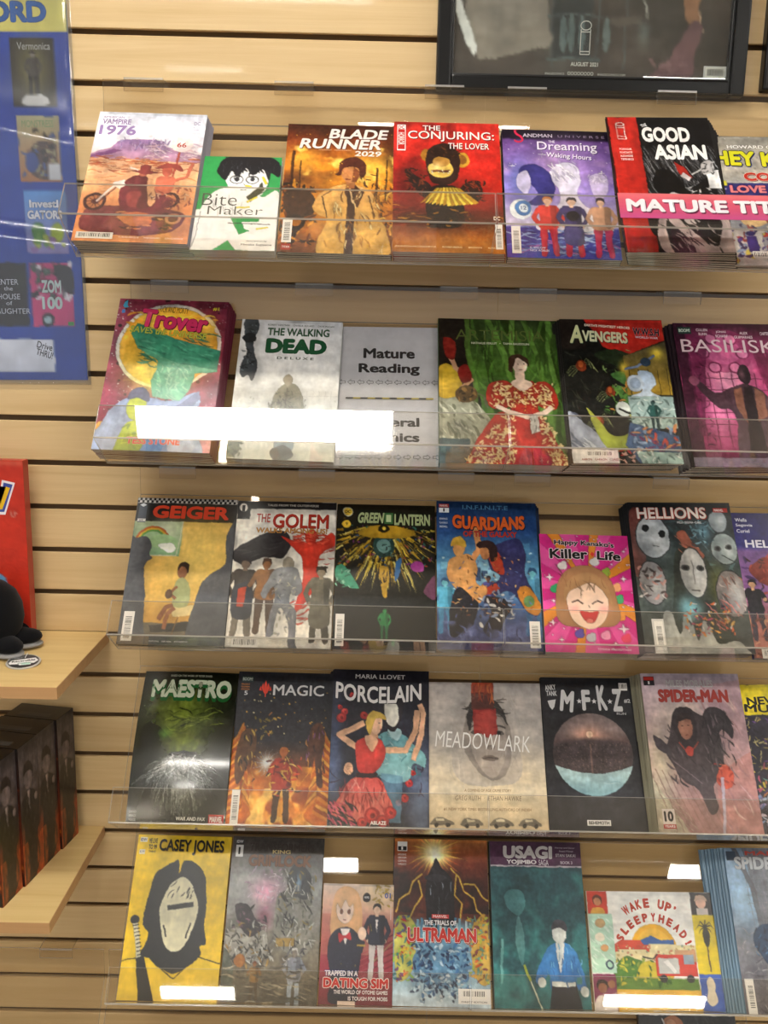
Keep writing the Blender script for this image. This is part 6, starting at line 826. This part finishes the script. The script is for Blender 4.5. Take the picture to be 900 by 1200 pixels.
# ------------------------------------------------------------------ clear acrylic display shelves
def row(r): return Vector((0, -.20038, Z0-.34176-4*S*r+(-.0069, -.002, .0098, .0079, -.0108, -.002)[r]))
def frame_at(r, x, a, b, rot=0):
    o = row(r)+Vector((x, 0, 0))+U*a+V*b
    R = Matrix(((1, 0, 0), (0, U.y, V.y), (0, U.z, V.z))).to_4x4()
    return Matrix.Translation(o) @ R @ Matrix.Rotation(math.radians(rot), 4, 'Z')
LED = (.074, .064, .058, .052, .056, .056); BACK = -.016
NAMES = ['top', 'second', 'third', 'fourth', 'fifth', 'lowest']
def two_mat(me, pred):
    me.materials.append(ACR); me.materials.append(EDGE)
    for p in me.polygons: p.material_index = 1 if pred(p) else 0
    return me
def shelf(r, x0, x1, label, tabs, lip=.050):
    M = frame_at(r, x0, 0, BACK); Mi = M.inverted(); e = empty('acrylic_shelf', M, label=label, cat='shelf', group='clear acrylic comic shelves')
    w = x1-x0; d = LED[r]-BACK-.006; big = lambda p: p.area < .006
    top = .271; P = lambda o, m=None: o
    b = boxes([(0, w, -.006, top, -.003, 0)], bev=.0004); link('back_panel', two_mat(b, lambda p: p.area < .02), parent=e)
    b = boxes([(0, w, -.006, -.003, 0, d)], bev=.0004); link('ledge', two_mat(b, lambda p: p.area < .012), parent=e)
    b = boxes([(0, w, -.006, lip, d, d+.003)], bev=.0004); link('front_lip', two_mat(b, lambda p: p.area < .012), parent=e)
    # upright flange from the top bend to the wall groove, then the hook tabs
    gz = zg(1+4*r); A0 = (M @ Vector((0, top, -.003))); yf = A0.y
    pts = [A0, A0+Vector((0, -.0028, .0015)), Vector((x0, yf-.003, gz)), Vector((x0, yf, gz))]
    v = [Mi @ Vector((x, p.y, p.z)) for x in (x0, x1) for p in pts]
    me = bpy.data.meshes.new('m'); me.from_pydata(v, [], [(0, 1, 2, 3), (7, 6, 5, 4), (0, 4, 5, 1), (1, 5, 6, 2), (2, 6, 7, 3), (3, 7, 4, 0)]); two_mat(me, lambda p: p.area < .01); link('upper_flange', me, parent=e)
    for t in tabs:
        bm = bmesh.new()
        for (y0, y1, z0, z1) in ((yf-.006, .0165, gz-.0005, gz+.0025), (yf-.0065, yf-.0035, gz-.018, gz-.0005), (.0135, .0165, gz+.0025, gz+.0035)):
            c = bmesh.ops.create_cube(bm, size=1)
            for q in c['verts']: q.co = Mi @ Vector((t-.031 if q.co.x < 0 else t+.031, y0 if q.co.y < 0 else y1, z0 if q.co.z < 0 else z1))
        me = bpy.data.meshes.new('m'); bm.to_mesh(me); bm.free(); two_mat(me, lambda p: p.area < .0004); link('hook', me, parent=e)
    return e
UW = .608
for r, (xl, ) in enumerate([(-.456,), (-.4215,), (-.4145,), (-.424,), (-.4405,)]):
    a, b = xl, xl+UW; c = b+.0015
    shelf(r, a, b, 'clear acrylic shelf holding the left part of the %s row of comics' % NAMES[r], [a+.065, a+UW/2, b-.065])
    shelf(r, c, c+UW, 'clear acrylic shelf holding the right part of the %s row of comics' % NAMES[r], [c+.065, c+UW/2, c+UW-.065])
shelf(5, -.508-UW, -.510, 'clear empty acrylic shelf at the bottom left corner with its hook tab showing', [-.60, -.88]); shelf(5, -.500, .108, 'clear empty acrylic shelf directly under the yellow comic row', [-.2]); shelf(5, .1095, .1095+UW, 'clear acrylic shelf at the bottom right holding the black book', [.2, .41, .64])

# ------------------------------------------------------------------ books and comics
PAGE = mat('page_edges', '#cfc8ba', .8)
def pages_material():
    m = PAGE; nt = m.node_tree; tc = nt.nodes.new('ShaderNodeTexCoord'); mp = nt.nodes.new('ShaderNodeMapping'); mp.inputs['Scale'].default_value = (3, 3, 2600)
    n = nt.nodes.new('ShaderNodeTexNoise'); n.inputs['Scale'].default_value = 1; r = nt.nodes.new('ShaderNodeValToRGB'); r.color_ramp.elements[0].color = (.32, .28, .23, 1); r.color_ramp.elements[1].color = (.72, .69, .63, 1)
    r.color_ramp.elements[0].position = .35; r.color_ramp.elements[1].position = .6
    L = nt.links; L.new(tc.outputs['Object'], mp.inputs[0]); L.new(mp.outputs[0], n.inputs['Vector']); L.new(n.outputs['Fac'], r.inputs[0]); L.new(r.outputs[0], nt.nodes['Principled BSDF'].inputs['Base Color'])
pages_material()
def bender(w, h, bow, curl):
    def f(x, y): return abs(bow)*.25*(1-(2*x/w)**2)+bow*np.sin(np.pi*np.clip(y/h, 0, 1))+curl*(y/h)**3
    return f
def slab(w, h, z0, z1, bend, nx=8, ny=10, round_=.0):
    X = np.linspace(-w/2, w/2, nx+1); Y = np.linspace(0, h, ny+1); gx, gy = np.meshgrid(X, Y); b = bend(gx, gy)
    v = np.concatenate([np.stack([gx.ravel(), gy.ravel(), (b+z1).ravel()], 1), np.stack([gx.ravel(), gy.ravel(), (b+z0).ravel()], 1)]); n = (nx+1)*(ny+1); f = []
    I = lambda i, j, k=0: j*(nx+1)+i+k*n
    for j in range(ny):
        for i in range(nx): f.append((I(i, j), I(i+1, j), I(i+1, j+1), I(i, j+1))); f.append((I(i, j, 1), I(i, j+1, 1), I(i+1, j+1, 1), I(i+1, j, 1)))
    for i in range(nx): f.append((I(i, 0), I(i, 0, 1), I(i+1, 0, 1), I(i+1, 0))); f.append((I(i, ny), I(i+1, ny), I(i+1, ny, 1), I(i, ny, 1)))
    for j in range(ny): f.append((I(0, j), I(0, j+1), I(0, j+1, 1), I(0, j, 1))); f.append((I(nx, j), I(nx, j, 1), I(nx, j+1, 1), I(nx, j+1)))
    me = bpy.data.meshes.new('m'); me.from_pydata(v.tolist(), [], f); return me
PREV = {}                                       # right end of the last stack set on each shelf
def brief(s):
    for cut in (' and ', ' with ', ' in ', ' on ', ' above '):
        if len(s.split()) > 11: s = s.split(cut)[0]
    return s
ORD = ['', 'second', 'third', 'fourth', 'fifth', 'sixth', 'seventh', 'eighth', 'ninth']
def book(r, name, artn, label, group, x, rot=0, top=None, n=3, th=.0032, side=None, fan=(0, 0), w=None, h=None, mt=PRINT, bow=0, curl=0, hard=False, spare=None, cover='#222', b0=None, cat='comic book', seed=0, lean=0):
    """x: left edge in mm along the shelf; n-1 further copies behind; fan = (mm to the left per copy, degrees per copy)"""
    A = ART[artn](); W_, H_ = w or A.w, h or A.h
    pe = PREV.get(r, -9999); sh_ = max(0, pe+.4-x); x += sh_; W_ -= sh_; PREV[r] = x+W_; A.w, A.h = W_, H_; w, h = W_/1000, H_/1000; bend = bender(w, h, bow, curl)
    cm = mat('cover_board_'+artn, cover, .4); rnd = random.Random(seed+len(label))
    base = BACK+.0004 if b0 is None else b0; gap = .0003
    sh_pages = slab(w-.002, h-.003, .0006, th-.0006, bend, 4, 5); sh_pages.materials.append(PAGE)
    sh_cov = slab(w, h, th-.0006, th-.0001, bend, 6, 6); sh_cov.materials.append(cm); sh_back = slab(w, h, 0, .0006, bend, 4, 5); sh_back.materials.append(cm)
    gm = art_meshes(A, bend, th, mt)
    for k in range(n):
        j = n-1-k                                    # copies behind the front one
        dx = (fan[0]*j)/1000+(rnd.uniform(-.0006, .0006) if j else 0); a = -.0026+(rnd.uniform(0, .0012) if j else 0)
        z = base+k*(th+gap+abs(bow)*0)
        M = frame_at(r, x/1000+w/2+dx, a, z, rot+fan[1]*j+(rnd.uniform(-.25, .25) if j else 0))
        e = empty(name, M, label=label if j == 0 else ORD[j]+' copy behind the '+brief(label), cat=cat, group=group if j == 0 else 'copies behind the '+label)
        link('pages', sh_pages, parent=e); link('front_cover', gm if j == 0 else sh_cov, parent=e); link('back_cover', sh_back, parent=e)
        if j == 0:
            c = link('cover_sheet', slab(w, h, th-.0009, th-.0005, bend, 6, 12), cm, e)
            if hard or side:
                s_ = link('spine', boxes([(-w/2-.0008, -w/2, 0, h, 0, th)]), mat('spine_'+artn, side or cover, .4), e)
    return base+n*(th+gap)
g0 = 'comics and books faced out on the %s acrylic shelf'
G = [g0 % n_ for n_ in NAMES]
# top row
book(0, 'comic_book', 'desert', 'thick comic with violet numerals and a desert motorcycle picture', G[0], -456, -.8, w=168, h=260, n=7, th=.0036, fan=(1.0, 0), cover='#8a8690', curl=.002)
book(0, 'manga_volume', 'green_manga', 'small green and white manga with a black-haired face and glasses', G[0], -290, .3, n=2, th=.0075, cat='book', cover='#e8e8e8')
book(0, 'comic_book', 'amber_city', 'amber comic with a figure in a long coat against a burning city', G[0], -160, -.3, n=4, h=261, cover='#3a1a0c')
book(0, 'comic_book', 'red_toy', 'bright red comic with a dark wind-up toy in a gold ruff', G[0], 5, 0, n=6, h=264, cover='#8c1c14', fan=(.5, .2))
book(0, 'comic_book', 'violet_dream', 'violet comic with pale dreaming heads and three small figures', G[0], 177, -.4, n=4, h=259, cover='#1a1024', curl=.0015)
book(0, 'comic_book', 'noir_red', 'black and white comic with a wide red band down its left side', G[0], 342, 1.4, n=8, th=.0038, h=270, w=164, fan=(1.6, -.5), cover='#1b1a1c', curl=.003)
book(0, 'comic_book', 'sixties_comic', 'grey comic with big yellow lettering at the right end of the top shelf', G[0], 511, 1.0, n=3, h=261, cover='#8a847a')
# second row
book(1, 'comic_book', 'space_saves', 'large pink starry comic with an orange disc and a green wedge', G[1], -437, -.9, w=178, h=282, n=8, th=.0038, fan=(.7, -.1), cover='#6a2038', curl=.002)
book(1, 'comic_book', 'white_walk', 'white comic with green block title and a grey figure seen from behind', G[1], -238, -.9, n=4, h=262, w=165, cover='#c9cccc')
sg = empty('sign_sheet', frame_at(1, -.073+.083, -.0026, BACK+.0006, .6), label='white sheet reading Mature Reading with rows of arrows in a clear sleeve', cat='sign')
_A = ART['reading_sign'](); _f = bender(.166, .262, .0, 0); _g = art_meshes(_A, _f, .0021, MATTE); link('paper', _g, parent=sg); link('backing_board', slab(.166, .262, 0, .0019, _f), mat('white_board', '#d8d8dc', .7), sg); link('clear_sleeve', slab(.170, .266, .0030, .0033, bender(.17, .266, .0012, 0)), FILM, sg)
book(1, 'hardcover_book', 'red_gown', 'tall green hardcover with a lady in a patterned red gown', G[1], 88, -.2, n=1, th=.016, h=272, w=196, cover='#2f451c', hard=True, cat='book')
book(1, 'comic_book', 'dark_panels', 'black comic with orange spiders on the left and picture panels on the right', G[1], 289, .8, n=7, th=.0036, h=268, w=168, fan=(-1.9, .25), cover='#1e1c1a', curl=.001)
book(1, 'comic_book', 'magenta_hall', 'magenta comic with a dark robed man spreading his arms', G[1], 475, .6, n=6, th=.0036, h=268, fan=(-3.6, .35), cover='#241820', curl=.001)
# third row
book(2, 'comic_book', 'dark_room', 'black comic with a chequered top edge, two grey silhouettes and a yellow room', G[2], -414, -.2, n=4, h=259, w=170, cover='#2a2a2c', mt=PRINT)
book(2, 'comic_book', 'pale_team', 'pale comic with four small standing figures and a red spirit', G[2], -243, 0, n=3, h=259, cover='#c8c4bc')
book(2, 'comic_book', 'gold_swarm', 'black comic with a swarm of gold shapes bursting from the top', G[2], -73, 0, n=3, h=257, w=166, cover='#14130e')
book(2, 'comic_book', 'blue_brawl', 'blue comic with orange block title and two men wrestling', G[2], 94, -.2, n=6, h=261, w=168, fan=(1.6, 0), cover='#16243f')
book(2, 'manga_volume', 'pink_life', 'small pink manga with a round laughing brown-haired face', G[2], 266, -.3, n=1, th=.018, w=148, h=205, cat='book', cover='#e8d8e0')
book(2, 'comic_book', 'grey_masks', 'dark grey comic with several blank oval masks', G[2], 422, 1.0, n=7, th=.0036, w=174, h=264, fan=(-1.0, .1), cover='#202226', curl=.002)
book(2, 'comic_book', 'purple_gala', 'violet comic with a blue top band at the right end of the third shelf', G[2], 600, .5, n=3, h=257, cover='#1c1c5c')
# fourth row
book(3, 'comic_book', 'green_scowl', 'shiny green and black comic with flowing white strands', G[3], -411, -.3, n=2, w=165, h=261, mt=FOIL, bow=.0155, cover='#14180e')
book(3, 'comic_book', 'fire_magic', 'dark comic with a red trident mark above orange flames', G[3], -247, -.3, n=3, h=263, w=169, cover='#24242a', fan=(-.8, 0))
book(3, 'comic_book', 'red_dress', 'black comic where a blonde woman dances in a red dress among roses', G[3], -77, -.2, n=6, h=268, w=168, fan=(0, .3), cover='#17151c')
book(3, 'hardcover_book', 'hooded', 'broad beige book with a hooded grey face crossed by a red stripe', G[3], 92, .4, n=1, th=.014, w=198, h=251, cover='#8a8078', hard=True, cat='book', mt=MATTE)
book(3, 'comic_book', 'orb_city', 'black comic with a large round city orb and white painted title', G[3], 292, .4, n=4, h=264, w=164, fan=(-.6, -.2), cover='#1e1e22')
book(3, 'comic_book', 'rooftop_leap', 'rosy comic with a dark crouching figure on top of a thick fanned stack', G[3], 465, .9, n=9, th=.0040, w=172, h=268, fan=(-2.0, .1), cover='#8a8672', curl=.001)
book(3, 'comic_book', 'yellow_mutants', 'comic with a yellow top band at the right end of the fourth shelf', G[3], 644, 1.2, n=3, h=260, cover='#c8b41c')
# fifth row
book(4, 'comic_book', 'yellow_mask', 'bright yellow comic with a black hooded shape and a bat', G[4], -436, -.7, w=172, h=270, n=3, cover='#c8a818', fan=(-.5, 0))
book(4, 'comic_book', 'grey_battle', 'grey comic with a crowded battle in muted metal tones', G[4], -260, -.4, w=168, h=270, n=3, cover='#4a4642')
book(4, 'light_novel', 'school_novel', 'small book with a fair-haired student in a dark blazer on red stairs', G[4], -89, -.3, n=1, th=.015, w=127, h=193, cat='book', cover='#a84858')
book(4, 'comic_book', 'burst_blue', 'comic with a blazing sun burst above blue crystal rocks', G[4], 38, -.3, n=5, w=170, h=272, fan=(-.5, 0), cover='#2c1c1c')
book(4, 'thick_paperback', 'teal_saga', 'thick teal paperback with a purple top band and a figure in a blue robe', G[4], 214, .1, n=1, th=.024, w=166, h=270, side='#3a4a4e', cat='book', cover='#2a5054')
book(4, 'picture_book', 'sunrise_town', 'wide picture book with a yellow sun, small houses and a red truck', G[4], 389, .3, n=1, th=.009, w=226, h=190, hard=True, cat='book', cover='#d8d0b8')
book(4, 'comic_book', 'city_swing', 'grey-blue city comic on a fanned stack at the right end of the fifth shelf', G[4], 640, .4, n=9, th=.0038, w=168, h=265, fan=(-4.0, .1), cover='#7a98b0', curl=.001)
# lowest row
book(5, 'hardcover_book', 'dark_book', 'black book with a white top band just showing at the bottom edge', G[5], 508, 0, n=1, th=.016, w=182, h=236, hard=True, cat='book', cover='#111113')

# pink title strip on the lip of the top right shelf
def strip():
    A = Art(330, 46, cell=1.5, seed=50); A.finish(0, 0, .01, 0); A.grad([(0, '#d4606a'), (55, '#c8506c'), (100, '#b84a80')]); A.glow(50, 0, 60, 20, '#e07a78', .5)
    A.T('MATURE TITLES', 2.6, 20, 80, 58, '#f2f0f4', b=.09, sh='#7a3050', shd=(.45, 6)); return A
A_ = strip(); d_ = LED[0]+.0004
e = empty('title_strip', frame_at(0, .325+.165, .008, d_-.002, .3), label='pink strip lettered Mature Titles on the lip of the top right shelf', cat='sign')
_g = art_meshes(A_, lambda x, y: 0*x, .0006, PRINT); link('printed_strip', _g, parent=e); link('strip_backing', boxes([(-.165, .165, 0, .046, 0, .0004)]), mat('strip_card', '#a84868', .5), e)

# ------------------------------------------------------------------ framed poster, second frame, laminated poster
BLK = mat('black_frame_lacquer', '#070708', .3, spec=.25)
fx0, fx1, fz0, fz1 = .0735, .5665, Z0-.080, Z0+.36
e = empty('framed_poster', Matrix.Translation(((fx0+fx1)/2, -.001, fz0)), label='black framed poster hanging above the top shelf at right', cat='picture')
wf_ = (fx1-fx0)/2; hf_ = fz1-fz0; fw = .024
for nm, pts in (('frame_side', 0),):
    for (x0, x1, z0, z1) in ((-wf_, -wf_+fw, 0, hf_), (wf_-fw, wf_, 0, hf_), (-wf_+fw, wf_-fw, 0, fw), (-wf_+fw, wf_-fw, hf_-fw, hf_)):
        link('frame_side', boxes([(x0, x1, -.022, 0, z0, z1)], bev=.004), BLK, e)
for (x0, x1, z0, z1) in ((-wf_+fw-.001, -wf_+fw+.003, fw, hf_-fw), (wf_-fw-.003, wf_-fw+.001, fw, hf_-fw), (-wf_+fw, wf_-fw, fw-.001, fw+.003)):
    link('inner_bead', boxes([(x0, x1, -.015, -.004, z0, z1)], bev=.001), mat('dark_bead', '#1b1b1d', .3), e)
A_ = ART['framed_poster'](); A_.w, A_.h = (2*(wf_-fw))*1000, (hf_-2*fw)*1000
_g = art_meshes(A_, lambda x, y: 0*x, 0, MATTE)
MR = Matrix.Rotation(math.radians(90), 4, 'X')
for nm, me in (('poster_print', _g),):
    me.transform(Matrix.Translation((0, -.005, fw)) @ MR); link(nm, me, parent=e)
link('backing', boxes([(-wf_+fw, wf_-fw, -.0045, -.001, fw, hf_-fw)]), BLK, e); link('glass', boxes([(-wf_+fw, wf_-fw, -.0095, -.0075, fw, hf_-fw)]), GLASS, e)
A_ = Art(37, 20, cell=1, seed=51); A_.finish(0, 0, 0, 0); A_.bg('#d8d6d8'); A_.bar(8, 8, 84, 84, seed=52); _g = art_meshes(A_, lambda x, y: 0*x, 0, MATTE)
for nm, me in (('price_sticker', _g),): me.transform(Matrix.Translation((wf_-fw-.021, -.0062, fw+.004)) @ MR); link(nm, me, parent=e)
e = empty('framed_print', Matrix.Translation((.80, -.001, Z0-.070)), label='edge of a second black frame cut by the top right corner', cat='picture')
for (x0, x1, z0, z1) in ((-.205, -.181, 0, .43), (.181, .205, 0, .43), (-.181, .181, 0, .024), (-.181, .181, .406, .43)): link('frame_side', boxes([(x0, x1, -.022, 0, z0, z1)], bev=.004), BLK, e)
link('backing', boxes([(-.181, .181, -.006, -.001, .024, .406)]), mat('grey_print', '#5a5654', .5), e)

e = empty('laminated_poster', Matrix.Translation((-.505-.18, -.0012, Z0-.557)) @ Matrix.Rotation(math.radians(-1.1), 4, 'Y'), label='blue laminated poster of new releases on the wall at the left edge', cat='poster')
A_ = ART['blue_poster']()
wv = lambda x, y: .0020+.0008*np.sin(y*14+.6+x*3)
_g = art_meshes(A_, wv, 0, PRINT)
for nm, me in (('poster_print', _g),): me.transform(MR); link(nm, me, parent=e)
me = slab(.372, .82, .0004, .0006, lambda x, y: .0024+.0008*np.sin(y*14+.6+x*3)+.0034*np.exp(-((y-.425+x*.22)/.026)**2)+.0030*np.exp(-((y-.245+x*.12)/.02)**2), 30, 160); smooth(me); me.transform(Matrix.Translation((0, 0, -.008)) @ MR)
link('clear_laminate', me, clear('laminate_film', '#f4f6fa', 1.7, .02, .09), e)
link('backing', boxes([(-.18, .18, -.0002, .0004, 0, .81)]), mat('poster_back', '#d8d8d8', .8), e)

# ------------------------------------------------------------------ wooden shelves at the left with their goods
def wood_shelf(z, x1, y0, label):
    e = empty('wooden_shelf', Matrix.Translation((x1-.55, 0, z)), label=label, cat='shelf', group='wooden shelves at the left')
    link('board', boxes([(-.55, .549, y0+.001, -.0005, -.019, 0)], bev=.0008), SHELFW, e)
    link('edge_band', boxes([(-.55, .55, y0, y0+.001, -.0188, -.0002)]), EDGEW, e); link('edge_band', boxes([(.549, .55, y0+.001, -.0005, -.0188, -.0002)]), EDGEW, e)
    for x in (-.35, .35):
        link('shelf_bracket', boxes([(x-.004, x+.004, y0*.8, .004, -.024, -.019), (x-.004, x+.004, -.004, .012, -.06, -.019)]), mat('grey_metal', '#8c8c8c', .4, metal=1), e)
zU, zL = Z0-1.004, Z0-1.387
wood_shelf(zU, -.486, -.268, 'upper maple shelf carrying the red box and the black plush')
wood_shelf(zL, -.507, -.291, 'lower maple shelf carrying the row of dark picture boxes')
# red box
e = empty('red_box', Matrix.Translation((-.604-.13, -.042, zU)), label='tall red cardboard box standing behind the black plush toy', cat='box')
A_ = ART['red_box_art'](); _g = art_meshes(A_, lambda x, y: 0*x, 0, PRINT)
for nm, me in (('front_print', _g),): me.transform(Matrix.Translation((0, -.0123, 0)) @ MR); link(nm, me, parent=e)
link('carton', boxes([(-.13, .13, -.012, .012, 0, .316)], bev=.0012), mat('red_card', '#b83a2a', .4), e)
# plush: eight-armed dome toy turned to its black side
PL = mat('black_plush', '#0d0d10', .95, sheen=.08, spec=.1); PG = mat('grey_plush_lining', '#8f8d8c', .95, sheen=.1)
e = empty('plush_toy', Matrix.Translation((-.665, -.105, zU)), label='black plush octopus with grey undersides on the upper wooden shelf', cat='toy')
def lathe(pr, n=36):
    v = []; f = []
    for r_, z_ in pr: v += [(r_*math.cos(t*2*math.pi/n), r_*math.sin(t*2*math.pi/n), z_) for t in range(n)]
    for j in range(len(pr)-1):
        for i in range(n): f.append((j*n+i, j*n+(i+1) % n, (j+1)*n+(i+1) % n, (j+1)*n+i))
    f.append(tuple(range(n-1, -1, -1))); f.append(tuple((len(pr)-1)*n+i for i in range(n))); me = bpy.data.meshes.new('m'); me.from_pydata(v, [], f); return smooth(me)
link('head', lathe([(.040, .012), (.050, .018), (.061, .032), (.066, .055), (.064, .078), (.055, .099), (.040, .113), (.022, .121), (.006, .124)]), PL, e)
def arm(z0, z1, s):
    bm = bmesh.new(); bmesh.ops.create_uvsphere(bm, u_segments=20, v_segments=12, radius=1)
    for q in bm.verts: q.co = Vector((q.co.x*.034*s+.060, q.co.y*.0235*s, (q.co.z*.5+.5)*(z1-z0)+z0)); q.co.z += .006*max(0, (.07-q.co.x)/.05)*(1 if z1 > .02 else 0)
    me = bpy.data.meshes.new('m'); bm.to_mesh(me); bm.free(); return smooth(me)
am, um = arm(.006, .034, 1.0), arm(.0006, .014, 1.03)
for k in range(8):
    a_ = math.radians(45*k+12)
    o = link('arm', am, PL, e); o.rotation_euler = (0, 0, a_); o = link('arm_lining', um, PG, e); o.rotation_euler = (0, 0, a_)
A_ = ART['tag_art'](); _g = art_meshes(A_, lambda x, y: 0*x, 0, PRINT)
rim = lathe([(.026, 0), (.027, .0012), (.026, .0024)], 40); tg = link('hang_tag', rim, mat('tag_rim', '#b8b4ac', .5), e, loc=(.091, -.065, .0022)); tg.rotation_euler = (math.radians(6), 0, math.radians(8))
bm = bmesh.new(); bm.from_mesh(_g); bmesh.ops.delete(bm, geom=[v for v in bm.verts if (v.co.x**2+(v.co.y-.026)**2) > .0245**2], context='VERTS'); bm.to_mesh(_g); bm.free()
for nm, me in (('tag_print', _g),): me.transform(Matrix.Translation((0, -.026, .0025))); link(nm, me, parent=tg)
link('tag_string', boxes([(-.0005, .0005, .012, .03, .0022, .003)]), mat('white_cord', '#ddd', .8), tg)
# dark picture boxes in file on the lower wooden shelf
sA = ART['crew_side'](); fA = ART['crew_front'](); sg_ = art_meshes(sA, lambda x, y: 0*x, 0, PRINT); fg_ = art_meshes(fA, lambda x, y: 0*x, 0, PRINT)
DK = mat('black_carton', '#131214', .3, coat=.2); body = boxes([(-.10, 0, -.0285, .0285, 0, .247)], bev=.0008)
sg_.transform(Matrix.Translation((.0004, 0, 0)) @ Matrix.Rotation(math.radians(90), 4, 'Z') @ MR)
fg_.transform(Matrix.Translation((-.05, -.0288, 0)) @ MR)
tp = boxes([(-.08, -.02, -.02, -.006, .2471, .2474)])
for k, w_ in enumerate(['nearest the wall', 'second from the wall', 'third from the wall', 'nearest the shelf front']):
    x, y = -.553-.0115*k-(.002 if k % 2 else 0), -.054-.0575*k
    e = empty('picture_box', Matrix.Translation((x, y, zL)) @ Matrix.Rotation(math.radians(-10), 4, 'Z'), label='dark carton with portrait side on the lower shelf, '+w_, cat='box', group='dark boxes filed on the lower wooden shelf')
    link('carton', body, DK, e); link('side_print', sg_, parent=e); link('front_print', fg_, parent=e); link('top_print', tp, mat('top_marks', '#4c4a48', .5), e)
